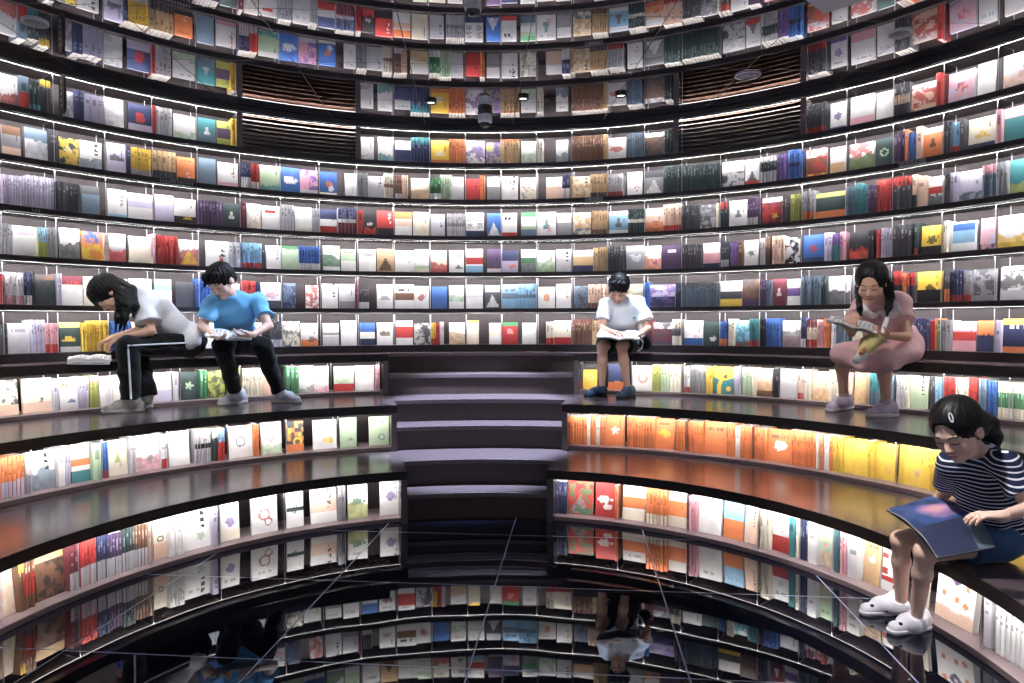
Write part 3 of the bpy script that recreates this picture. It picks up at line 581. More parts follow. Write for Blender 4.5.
for b in SOLO:
    big = b['row'][0] == 'T'
    nu, nv = ((20, 28) if big else (12, 17)) if b['kind'] == 'F' else (4, 18)
    V, Fs, C = book_cover(b['kind'], b['W'], b['T'], b['H'], b['base'], b['toks'], b['seed'], nu, nv, False)
    o = mesh_obj('book', V, Fs, MAT['cover'], cols=C); o.matrix_world = bmat(b)
    tag(o, label_of(b), 'book', GROUPS['W' if b['row'][0] == 'W' else b['row'][:2]])
    P, Q = page_block(b['kind'], b['W'], b['T'], b['H']); mesh_obj('pages', P, Q, MAT['paper'], o)
    band = next((t for t in b['toks'] if t[0] == 'B' and t[2] in '234'), None)
    if band and b['kind'] == 'F' and big:                    # a paper wrapper round the lower part is a piece of its own
        h = b['H']*int(band[2])/10; e = .0006
        P = [(x, y, z) for z in (0.001, h) for y in (-e, b['T']+e) for x in (-b['W']/2-e, b['W']/2+e)]
        mesh_obj('paper_band', P, [(0, 1, 5, 4), (2, 6, 7, 3), (0, 4, 6, 2), (1, 3, 7, 5)], MAT['cover'], o, cols=[LIN[band[1]]]*4)
    if '!bj' in b['toks']:
        for ch, x, z in (('\u4e4b', -.28, .66), ('\u5317', .28, .66), ('\u6c34', -.28, .36), ('\u4eac', .28, .36)):
            cu = bpy.data.curves.new('cover_character', 'FONT'); cu.body = ch; cu.size = .062; cu.align_x = 'CENTER'; cu.extrude = .0002; cu.resolution_u = 3
            tmp = link(bpy.data.objects.new('cover_character', cu)); bpy.context.view_layer.update()
            me = bpy.data.meshes.new_from_object(tmp.evaluated_get(bpy.context.evaluated_depsgraph_get())); bpy.data.objects.remove(tmp)
            me.materials.clear(); me.materials.append(MAT['black_plastic'])
            c = bpy.data.objects.new('cover_character', me); link(c, o); c.location = (x*b['W'], -.0008, z*b['H']); c.rotation_euler = (PI/2, 0, 0)
        h = b['H']*.25; P = [(x, y, z) for z in (0.001, h) for y in (-.0006, b['T']+.0006) for x in (-b['W']/2-.0006, b['W']/2+.0006)]
        mesh_obj('paper_band', P, [(0, 1, 5, 4), (2, 6, 7, 3), (0, 4, 6, 2), (1, 3, 7, 5)], MAT['cover'], o, cols=[LIN['n']]*4)
V = []; Fs = []; C = []
for b in REST:
    nu, nv = (8, 11) if b['kind'] == 'F' else (4, 14)
    v, f, c = book_cover(b['kind'], b['W'], b['T'], b['H'], b['base'], b['toks'], b['seed'], nu, nv, True)
    m = np.array(bmat(b)); v = np.array(v)@m[:3, :3].T+m[:3, 3]; q = len(V); V.extend(v.tolist()); Fs += [tuple(i+q for i in g) for g in f]; C += c
ob = mesh_obj('shelved_books', V, Fs, MAT['cover'], cols=C); tag(ob, 'remaining books filling the curved wall shelves and tiers', 'books', 'books on the wall shelves', 'stuff')
# ------------------------------------------------------------------ figures: smooth blended volumes turned into one continuous skin
A = lambda *p: np.array(p, float)
def nrm(v): v = np.asarray(v, float); return v/np.linalg.norm(v)
class Sdf:
    def __init__(s): s.p = []
    def cone(s, a, b, ra, rb, k=.02, cuts=(), sub=False): s.p.append(('c', A(*a), A(*b), ra, rb, k, cuts, sub)); return s
    def ell(s, c, axes, rad, k=.02, cuts=(), sub=False): s.p.append(('e', A(*c), np.array(axes, float), A(*rad), k, cuts, sub)); return s
    def chain(s, pts, rs, k=.02, cuts=()):
        for i in range(len(pts)-1): s.cone(pts[i], pts[i+1], rs[i], rs[i+1], k, cuts)
        return s
    @staticmethod
    def dist(q, P):
        if q[0] == 'c':
            _, a, b, ra, rb, k, cuts, sub = q
            ab = b-a; l2 = ab@ab+1e-12; t = np.clip(((P-a)@ab)/l2, 0, 1)
            d = np.linalg.norm(P-a-t[..., None]*ab, axis=-1)-(ra+(rb-ra)*t)
        else:
            _, c, ax, r, k, cuts, sub = q
            L = (P-c)@ax.T; k0 = np.linalg.norm(L/r, axis=-1); k1 = np.linalg.norm(L/(r*r), axis=-1)+1e-9
            d = k0*(k0-1)/k1
        for p0, n in cuts: d = np.maximum(d, (P-p0)@n)
        return d
    def box(s):
        lo = A(9, 9, 9); hi = -lo
        for q in s.p:
            if q[-1]: continue
            if q[0] == 'c': r = max(q[3], q[4]); pts = [q[1]-r, q[1]+r, q[2]-r, q[2]+r]
            else:
                e = np.sqrt((q[2].T**2)@(q[3]**2)); pts = [q[1]-e, q[1]+e]
            for p in pts: lo = np.minimum(lo, p); hi = np.maximum(hi, p)
        return lo, hi
    def at(s, P):
        D = np.full(P.shape[:-1], 9.0)
        for q in s.p:
            d = s.dist(q, P); k = q[-3]
            if q[-1]: D = np.maximum(D, -d)
            else:
                h = np.clip(.5+.5*(D-d)/k, 0, 1); D = D*(1-h)+d*h-k*h*(1-h)
        return D
    def mesh(s, h=.006, disp=None, cuts=(), minus=None):
        lo, hi = s.box(); lo = lo-.03-h; hi = hi+.03+h
        n = np.ceil((hi-lo)/h).astype(int)+1
        ax = [lo[i]+h*np.arange(n[i]) for i in range(3)]
        Fd = np.full(n, 1.0, np.float32)
        for q in s.p:
            k = q[-3]
            if q[0] == 'c': r = max(q[3], q[4]); a = np.minimum(q[1], q[2])-r; b = np.maximum(q[1], q[2])+r
            else:
                e = np.sqrt((q[2].T**2)@(q[3]**2)); a, b = q[1]-e, q[1]+e
            m = k+2.5*h
            i0 = np.maximum(0, np.floor((a-m-lo)/h).astype(int)); i1 = np.minimum(n, np.ceil((b+m-lo)/h).astype(int)+1)
            if (i1 <= i0).any(): continue
            X = np.stack(np.meshgrid(*[ax[i][i0[i]:i1[i]] for i in range(3)], indexing='ij'), -1)
            d = s.dist(q, X); sl = tuple(slice(i0[i], i1[i]) for i in range(3)); D = Fd[sl]
            if q[-1]: Fd[sl] = np.maximum(D, -d)
            else:
                w = np.clip(.5+.5*(D-d)/k, 0, 1); Fd[sl] = D*(1-w)+d*w-k*w*(1-w)
        if disp is not None or cuts:
            X = np.stack(np.meshgrid(*ax, indexing='ij'), -1)
            if disp is not None:
                Fd = Fd+np.where(np.abs(Fd) < .04, disp(X), 0).astype(np.float32)
            for p0, nn in cuts: Fd = np.maximum(Fd, ((X-p0)@nn).astype(np.float32))
        return surface_nets(Fd, lo, h)
def surface_nets(Fd, lo, h):
    s = Fd < 0; n = np.array(Fd.shape)
    cnt = np.zeros(n-1, np.int8)
    for i in (0, 1):
        for j in (0, 1):
            for k in (0, 1): cnt += s[i:n[0]-1+i, j:n[1]-1+j, k:n[2]-1+k]
    act = np.argwhere((cnt > 0) & (cnt < 8)); idx = np.full(n-1, -1, np.int64); idx[tuple(act.T)] = np.arange(len(act))
    acc = np.zeros((len(act), 3)); num = np.zeros(len(act))
    corners = [(i, j, k) for i in (0, 1) for j in (0, 1) for k in (0, 1)]
    for c0 in corners:
        for axn in range(3):
            if c0[axn]: continue
            c1 = list(c0); c1[axn] = 1
            f0 = Fd[tuple((act+c0).T)]; f1 = Fd[tuple((act+c1).T)]; m = (f0 < 0) != (f1 < 0)
            t = np.where(m, f0/np.where(m, f0-f1, 1), 0); P = np.array(c0, float)[None]+t[:, None]*(np.array(c1)-np.array(c0))[None]
            acc += np.where(m[:, None], P, 0); num += m
    V = lo+h*(act+acc/num[:, None]); quads = []
    for axn in range(3):
        a, b = [(1, 2), (2, 0), (0, 1)][axn]
        s0 = [slice(None)]*3; s1 = [slice(None)]*3; s0[axn] = slice(0, -1); s1[axn] = slice(1, None)
        e = np.argwhere(s[tuple(s0)] != s[tuple(s1)])
        e = e[(e[:, a] > 0) & (e[:, b] > 0) & (e[:, a] < n[a]-1) & (e[:, b] < n[b]-1)]
        ea = e.copy(); ea[:, a] -= 1; eb = e.copy(); eb[:, b] -= 1; eab = ea.copy(); eab[:, b] -= 1
        q = np.stack([idx[tuple(x.T)] for x in (eab, eb, e, ea)], 1)
        flip = ~s[tuple(e.T)]; q[flip] = q[flip][:, ::-1]; quads.append(q)
    return V, np.concatenate(quads)
def smooth_mesh(V, Q, it=1, lam=.5):
    for _ in range(it):
        S = np.zeros_like(V); N = np.zeros(len(V))
        for i in range(4):
            for j in (1, 3):
                np.add.at(S, Q[:, i], V[Q[:, (i+j) % 4]]); np.add.at(N, Q[:, i], 1)
        V = V*(1-lam)+lam*S/np.maximum(N, 1)[:, None]
    return V
def sdf_obj(name, s, m, parent=None, h=.006, disp=None, it=1, cuts=()):
    V, Q = s.mesh(h, disp, cuts); V = smooth_mesh(V, Q, it)
    me = bpy.data.meshes.new(name); me.vertices.add(len(V)); me.vertices.foreach_set('co', V.astype(np.float32).ravel())
    me.loops.add(len(Q)*4); me.loops.foreach_set('vertex_index', Q.astype(np.int32).ravel())
    me.polygons.add(len(Q)); me.polygons.foreach_set('loop_start', np.arange(0, len(Q)*4, 4, dtype=np.int32))
    me.update(calc_edges=True); me.validate(); me.polygons.foreach_set('use_smooth', [True]*len(me.polygons)); me.materials.append(m)
    o = bpy.data.objects.new(name, me); link(o)
    if parent is not None: o.parent = parent
    return o
def tube(name, pts, r, m, parent=None, n=6, flat=1.0, up=None):
    pts = [A(*p) for p in pts]; V = []; Fs = []
    rs = r if isinstance(r, (list, tuple)) else [r]*len(pts)
    for i, p in enumerate(pts):
        t = nrm(pts[min(i+1, len(pts)-1)]-pts[max(i-1, 0)]); a = np.cross(t, up if up is not None else A(0.13, .2, 1)); a = nrm(a); b = np.cross(t, a)
        for j in range(n): w = 2*PI*j/n; V.append(p+rs[i]*(a*math.cos(w)*flat+b*math.sin(w)))
    k = n
    for i in range(len(pts)-1):
        for j in range(k): Fs.append((i*k+j, i*k+(j+1) % k, (i+1)*k+(j+1) % k, (i+1)*k+j))
    Fs += [tuple(range(k)), tuple(reversed(range((len(pts)-1)*k, len(pts)*k)))]
    return mesh_obj(name, V, Fs, m, parent, True)
def frame(fwd, up):
    f = nrm(fwd); r = nrm(np.cross(f, up)); u = np.cross(r, f); return np.array([r, f, u])      # rows: right, forward, up
SKIN = mat('skin', srgb(238, 200, 180), .5, spec=.35, noise=.07, scale=25); SKIN2 = mat('skin_tanned', srgb(228, 182, 156), .5, spec=.35, noise=.07, scale=25)
for m_ in (SKIN, SKIN2):
    b_ = m_.node_tree.nodes['Principled BSDF']; b_.inputs['Subsurface Weight'].default_value = .08; b_.inputs['Subsurface Radius'].default_value = (.01, .004, .002)
HAIR = mat('black_hair', (.0045, .004, .005), .48, spec=.26, noise=.4, scale=60, stretch=(1, 1, .15), bump=.35)
LACE = mat('shoe_lace', srgb(120, 120, 126), .8, noise=.05)
LIP = mat('lips', srgb(188, 108, 104), .45, noise=.06); LASH = mat('lash_brow', srgb(30, 24, 24), .6, noise=.1)
def head(s, c, f, u, z=1.0, k=.02):
    """skull, jaw, nose, brow, lids, lips and ears of a head centred on c, facing f"""
    X = frame(f, u); L = lambda x, y, h: A(*c)+z*(x*X[0]+y*X[1]+h*X[2])
    s.ell(L(0, -.012, .028), X, A(.072, .09, .082)*z, k); s.ell(L(0, .022, -.035), X, A(.06, .062, .072)*z, k)
    s.cone(L(-.03, .03, -.075), L(.03, .03, -.075), .026*z, .026*z, k); s.ell(L(0, .062, -.094), X, A(.022, .018, .017)*z, .02)
    s.ell(L(0, .07, .014), X, A(.05, .012, .012)*z, .018)
    for q in (-1, 1):
        s.ell(L(.034*q, .058, -.03), X, A(.026, .02, .026)*z, .02); s.ell(L(.03*q, .073, -.001), X, A(.016, .009, .009)*z, .008)
        s.ell(L(.073*q, -.012, -.012), X, A(.010, .021, .032)*z, .008)
    s.cone(L(0, .078, .0), L(0, .096, -.032), .007*z, .0105*z, .010)
    s.cone(L(-.009, .088, -.036), L(.009, .088, -.036), .0075*z, .0075*z, .006)
    s.ell(L(0, .080, -.06), X, A(.021, .008, .006)*z, .005); s.ell(L(0, .078, -.070), X, A(.017, .008, .006)*z, .005)
    return X, L
def face(body, parent, X, L, z=1.0):
    def hit(x, h, off=.0008):
        ys = np.linspace(.14, .0, 240); P = np.array([L(x, y, h) for y in ys]); d = body.at(P); i = np.argmax(d < 0); return P[i]+X[1]*off*z
    for q in (-1, 1):
        tube('eyelashes', [hit(q*(.030+.017*t), -.008+.0035*t*t) for t in np.linspace(-1, 1, 9)], [.0008*z]+[.0021*z]*7+[.0008*z], LASH, parent)
        tube('eyebrow', [hit(q*(.031+.019*t), .022-.004*t*t+.001*t) for t in np.linspace(-1, 1, 9)], [.001*z]+[.0026*z]*7+[.001*z], LASH, parent)
    tube('mouth', [hit(.019*t, -.065+.001*t*t, .0002) for t in np.linspace(-1, 1, 9)], [.0012*z]+[.0042*z]*7+[.0012*z], LIP, parent)
    for q in (-1, 1): tube('nostril', [hit(q*.006, -.043, .0), hit(q*.0085, -.042, .0)], .0018*z, LASH, parent)
def hand(s, wr, d, pn, side, curl=.5, z=1.0, spread=1.0):
    """palm, four jointed fingers of different length and a thumb leaving the side of the palm; pn = the way the palm faces"""
    d = nrm(d); pn = nrm(pn-d*(pn@d)); ac = np.cross(d, pn)*side                     # ac points to the thumb side
    P = lambda a, b, c: A(*wr)+z*(d*a+ac*b+pn*c)
    s.cone(P(-.01, 0, 0), P(.03, .0, 0), .020*z, .020*z, .012)
    for b in (-.024, -.008, .008, .022): s.cone(P(.022, b*.75, 0), P(.078, b, 0), .0115*z, .0105*z, .008)
    for b, l, cc in ((-.027, .052, 1.12), (-.009, .066, 1.0), (.0095, .072, .95), (.027, .066, .88)):
        p = P(.08, b*1.0, .0); a = 0.12; dirn = d+ac*b*4*spread
        for seg, r in ((.45, .0085), (.31, .0078), (.26, .0070)):
            a += curl*cc*(.75 if seg == .45 else .9); v = nrm(nrm(dirn)*math.cos(a)+pn*math.sin(a)); q = p+v*l*seg*z
            s.cone(p, q, r*z, r*.93*z, .0028); p = q
    p = P(.018, .02, .004); v1 = nrm(d*.62+ac*.75+pn*.25); q = p+v1*.036*z; s.cone(p, q, .0125*z, .0105*z, .009)
    v2 = nrm(d*.9+ac*.25+pn*.35*curl*2); r = q+v2*.030*z; s.cone(q, r, .0102*z, .0092*z, .003); s.cone(r, r+nrm(v2+pn*.3)*.022*z, .0092*z, .0078*z, .003)
def folds(amp, seed, f=26, dirn=(0.3, .2, 1)):
    rr = random.Random(seed); ks = [(A(*[rr.uniform(-1, 1) for _ in range(3)])*.9+A(*dirn))*f*rr.uniform(.6, 1.5) for _ in range(5)]; ph = [rr.uniform(0, 6) for _ in ks]
    return lambda X: amp*sum(np.sin(X@k+p+1.3*np.sin(X@(k[[1, 2, 0]]*.6)+p*2)) for k, p in zip(ks, ph))/2.2
def strands(c, X, amp=.0026, n=34):
    """fine locks running from the crown outward"""
    c = A(*c)
    def fn(P):
        Lc = (P-c)@X.T; a = np.arctan2(Lc[..., 0], Lc[..., 1]+1e-6); e = np.arctan2(Lc[..., 2], np.hypot(Lc[..., 0], Lc[..., 1]))
        return amp*np.sin(a*n+4*np.sin(e*3))*np.clip(1.3-np.abs(e), 0, 1)+amp*.6*np.sin(a*n*.53+e*9)
    return fn
def shoe(parent, heel, toe, z0, m_up, m_sole, z=1.0, hole=False, an=None):
    heel = A(heel[0], heel[1], z0); toe = A(toe[0], toe[1], z0); d = nrm(toe-heel); L = np.linalg.norm(toe-heel); up = A(0, 0, 1); sd = np.cross(d, up)
    P = lambda a, b, h: heel+d*a*L+sd*b*z+up*h*z
    cut = [(A(0, 0, z0+.006), A(0, 0, -1.))]
    s = Sdf()
    s.cone(P(.13, 0, .035), P(.45, .0, .036), .033*z, .034*z, .02, cut); s.cone(P(.45, 0, .032), P(.86, .004, .026), .036*z, .030*z, .02, cut)
    s.cone(P(.14, 0, .05), P(.19, 0, .070), .032*z, .034*z, .02); s.cone(P(.22, 0, .062), P(.60, 0, .048), .034*z, .029*z, .02)
    if hole:
        pass
    if an is not None:
        a2 = A(*an); a2 = A(a2[0], a2[1], z0+.088*z) if not hole else A(a2[0], a2[1], z0+.066*z); s.cone(P(.25, 0, .045), a2, .036*z, .037*z, .02, [(a2+up*.012, up)]); s.cone(a2-up*.02, P(.6, 0, .05), .034*z, .028*z, .02, [(a2+up*.012, up)])
    o = sdf_obj('shoe', s, m_up, parent, .0045)
    t = Sdf(); c2 = [(A(0, 0, z0+.022*z), A(0, 0, 1.)), (A(0, 0, z0+.0008), A(0, 0, -1.))]
    t.cone(P(.13, 0, .02), P(.45, 0, .02), .038*z, .037*z, .02, c2); t.cone(P(.45, 0, .02), P(.87, .004, .02), .039*z, .034*z, .02, c2)
    sdf_obj('sole', t, m_sole, o, .0045, it=0)
    if hole:
        for a, b, hh in ((.36, .040, .035), (.55, .040, .032), (.55, -.040, .032), (.36, -.040, .035), (.80, .012, .049), (.80, -.014, .048), (.70, .0, .058)):
            hs_ = Sdf(); hs_.ell(P(a, b, hh), (d, sd, up), (.012*z, .008*z, .010*z), .004); sdf_obj('strap_gap', hs_, LASH, o, .0035, it=0)
    if not hole:
        for a in (.34, .42, .50):
            pts = []
            for b in (-.026, -.013, 0, .013, .026):
                hh = .13
                while hh > .03 and s.at(P(a, b, hh)[None])[0] > .001: hh -= .001
                pts.append(P(a, b, hh))
            tube('lace', pts, .0032, LACE, o)
    return o
def snap(px, py, s, off=.0, d0=1.5):
    """the first point of volume s met by the sight line through a photo pixel"""
    r = nrm(FW+RT*(px-512)/F_PX+UP*(341.5-py)/F_PX); p = CAM+r*d0
    for _ in range(400):
        v = s.at(p[None])[0]
        if v < .001: break
        p = p+r*max(.001, v*.6)
    return p-r*off
def limb_report(nm, J):
    D = lambda a, b: round(float(np.linalg.norm(J[a]-J[b])), 3)
    print(nm, {a+'-'+b: D(a, b) for a, b in (('pel', 'neck'), ('neck', 'head'), ('shL', 'shR'), ('shL', 'elL'), ('elL', 'wrL'), ('shR', 'elR'), ('elR', 'wrR'), ('hiL', 'knL'), ('knL', 'anL'), ('hiR', 'knR'), ('knR', 'anR'))}, {k: tuple(round(float(x), 2) for x in J[k]) for k in ('pel', 'neck', 'head', 'knL', 'knR', 'anL', 'anR')})
def build_body(J, f, z=1.0, fat=1.0, k=.03):
    """one continuous skin: trunk, neck, limbs (L and R = photo left and right)"""
    s = Sdf(); sd = nrm(J['shR']-J['shL']); upv = nrm(J['neck']-J['pel']); fr = nrm(np.cross(sd, upv)); fr = fr if fr@A(*f) > 0 else -fr
    sd = np.cross(upv, fr); sd = sd if sd@(J['shR']-J['shL']) > 0 else -sd
    X = np.array([sd, fr, upv])
    sw = np.linalg.norm(J['shR']-J['shL'])
    ch = J['pel']*.30+J['neck']*.70; wa = J['pel']*.62+J['neck']*.38
    s.ell(ch, X, A(sw*.43, .088*z*fat, .135*z), k); s.ell(wa, X, A(.115*z*fat, .082*z*fat, .13*z), k+.02); s.ell(J['pel']+upv*.02, X, A(.135*z*fat, .095*z*fat, .10*z), k)
    s.cone(J['shL']*.93+J['neck']*.07-upv*.006, J['neck']-upv*.03, .043*z, .046*z, k); s.cone(J['shR']*.93+J['neck']*.07-upv*.006, J['neck']-upv*.03, .043*z, .046*z, k)
    s.cone(J['neck']-upv*.03*z, J['head']-(J['head']-J['neck'])*.25, .040*z, .036*z, .02)
    for q in 'LR':
        s.cone(J['sh'+q], J['el'+q], .040*z*fat, .031*z*fat, .02); s.cone(J['el'+q], J['wr'+q], .031*z*fat, .021*z, .012)
        s.cone(J['hi'+q], J['kn'+q], .072*z*fat, .047*z*fat, .02); m = J['kn'+q]*.66+J['an'+q]*.34
        s.cone(J['kn'+q], m, .045*z*fat, .043*z*fat, .02); s.cone(m, J['an'+q], .043*z*fat, .027*z, .02)
    return s, X, dict(ch=ch, wa=wa, sw=sw, fr=fr, up=upv, sd=sd)
def shirt_sdf(J, X, B, z=1.0, fat=1.0, sleeve=.72, g=.014, hem=.02, rs=1.25):
    s = Sdf(); k = .035; up = B['up']
    cut = [(J['pel']+up*hem, -up)]
    s.ell(B['ch'], X, A(B['sw']*.45+g, .088*z*fat+g, .14*z+g), k); s.ell(B['wa'], X, A(.118*z*fat+g, .086*z*fat+g, .15*z), k+.02, cut); s.ell(J['pel']+up*.03, X, A(.14*z*fat+g, .10*z*fat+g, .10*z), k, cut)
    for q in 'LR':
        s.cone(J['sh'+q]*.93+J['neck']*.07-up*.006, J['neck']-up*.035*z, .045*z+g*.7, .046*z+g*.6, k)
        e = J['sh'+q]+(J['el'+q]-J['sh'+q])*sleeve; d = nrm(J['el'+q]-J['sh'+q])
        s.cone(J['sh'+q], e+d*.03, .042*z*fat+g, .040*z*fat*rs+g, .03, [(e, d)])
    return s
def Q(px, py, d): return CAM+d*(FW+RT*(px-512)/F_PX+UP*(341.5-py)/F_PX)
def cloth(name, rgb, rough=.85, **k): return mat(name, srgb(*rgb), rough, spec=.25, noise=k.get('noise', .1), scale=k.get('scale', 90), bump=k.get('bump', .08), sheen=.15)
def open_page(name, parent, a, b, c, d, thick, m, cols=None, nu=22, nv=22, bulge=.012):
    """a block of pages between corners a-b (spine) and d-c (fore-edge), thick downwards, its top bulging near the spine"""
    a, b, c, d = map(lambda p: A(*p), (a, b, c, d)); n = nrm(np.cross(b-a, d-a)); n = n if n[2] > 0 else -n
    V = []; Fs = []; C = []
    for lay in (0, 1):
        for i in range(nu+1):
            u = i/nu
            for j in range(nv+1):
                v = j/nv; p = (a*(1-v)+b*v)*(1-u)+(d*(1-v)+c*v)*u
                V.append(p+n*((bulge*math.sin(PI*min(1, u*1.15))*(1-u*.3)) if lay == 0 else -thick+bulge*.7*math.sin(PI*min(1, u*1.15))))
    k = nv+1; N = (nu+1)*k
    def at(u, v): return cols(u, v) if cols else LIN['w']
    for i in range(nu):
        for j in range(nv):
            q = i*k+j
            Fs.append((q, q+1, q+k+1, q+k)); C.append(at((i+.5)/nu, (j+.5)/nv)); Fs.append((q+N, q+N+k, q+N+k+1, q+N+1)); C.append(LIN['w'])
    edge = [i*k for i in range(nu+1)]+[nu*k+j for j in range(1, nv+1)]+[i*k+nv for i in range(nu-1, -1, -1)]+[j for j in range(nv-1, 0, -1)]
    for q, w in zip(edge, edge[1:]+edge[:1]): Fs.append((q, w, w+N, q+N)); C.append(LIN['w'])
    return mesh_obj(name, V, Fs, m, parent, cols=C)
def cover_sheet(name, a, b, c, d, m, off, parent=None):
    a, b, c, d = map(lambda p: A(*p), (a, b, c, d)); n = nrm(np.cross(b-a, d-a)); n = n if n[2] > 0 else -n
    g = lambda p: p+(p-(a+b+c+d)/4)*.03
    V = [g(p)-n*off for p in (a, b, c, d)]+[g(p)-n*(off+.003) for p in (a, b, c, d)]
    return mesh_obj(name, V, [(0, 1, 2, 3), (7, 6, 5, 4), (0, 4, 5, 1), (1, 5, 6, 2), (2, 6, 7, 3), (3, 7, 4, 0)], m, parent)
def join(objs, name):
    """several shells become the one mesh of one board"""
    V = []; Fs = []
    for o in objs:
        b = len(V); V += [v.co[:] for v in o.data.vertices]; Fs += [tuple(i+b for i in p.vertices) for p in o.data.polygons]
    m = objs[0].data.materials[0]
    for o in objs: bpy.data.objects.remove(o)
    return mesh_obj(name, V, Fs, m)
def open_book(label, L, R, cover_m, thick=.009, colsL=None, colsR=None, group=None):
    c = join([cover_sheet('cover', *L, cover_m, thick+.0005), cover_sheet('cover', *R, cover_m, thick+.0005)], 'open_book')
    tag(c, label, 'book', group)
    open_page('page_block', c, *L, thick, MAT['cover'], colsL); open_page('page_block', c, *R, thick, MAT['cover'], colsR)
    return c
def text_page(seed, art=None):
    def fn(u, v):
        if art and hsh(round(u*3), round(v*3), seed) > .55: return LIN[art]*.8+LIN['w']*.2
        if .12 < u < .88 and .1 < v < .9 and round(u*10) % 2 == 0 and hsh(round(v*12), round(u*20), seed) > .25: return LIN['l']*.8
        return LIN['w']
    return fn
def hair_cap(c, f, u, z=1.0, vol=1.0, nape=-.07, fringe=.03, side=.0, bangs=True, ears=True):
    X = frame(f, u); L = lambda x, y, h: A(*c)+z*(x*X[0]+y*X[1]+h*X[2]); s = Sdf()
    s.ell(L(0, -.020, .034), X, A(.083, .101, .090)*z*vol, .02)
    s.ell(L(0, -.055, -.02), X, A(.074, .058, .075)*z*vol, .02, [(L(0, 0, nape), -X[2])])
    for x in (-.045, -.02, .005, .03, .05) if bangs else (): s.cone(L(x, .05, .085), L(x*1.15+.004, .088, fringe+.012*math.sin(x*90)), .020*z, .009*z, .012)
    s.ell(L(0, .105 if bangs else .112, -.045+fringe*.3 if bangs else .0), X, (A(.060, .055, .078) if bangs else A(.068, .066, .098))*z, .01, (), True)
    for q in (-1, 1) if ears else (): s.ell(L(q*.085, .012, -.035), X, A(.022, .035, .045)*z, .006, (), True)
    return s, X, L
def person_root(s, m, label, h=.0042):
    o = sdf_obj('person', s, m, None, h); tag(o, label, 'person'); return o
def dig_down(p, pn, n): return p
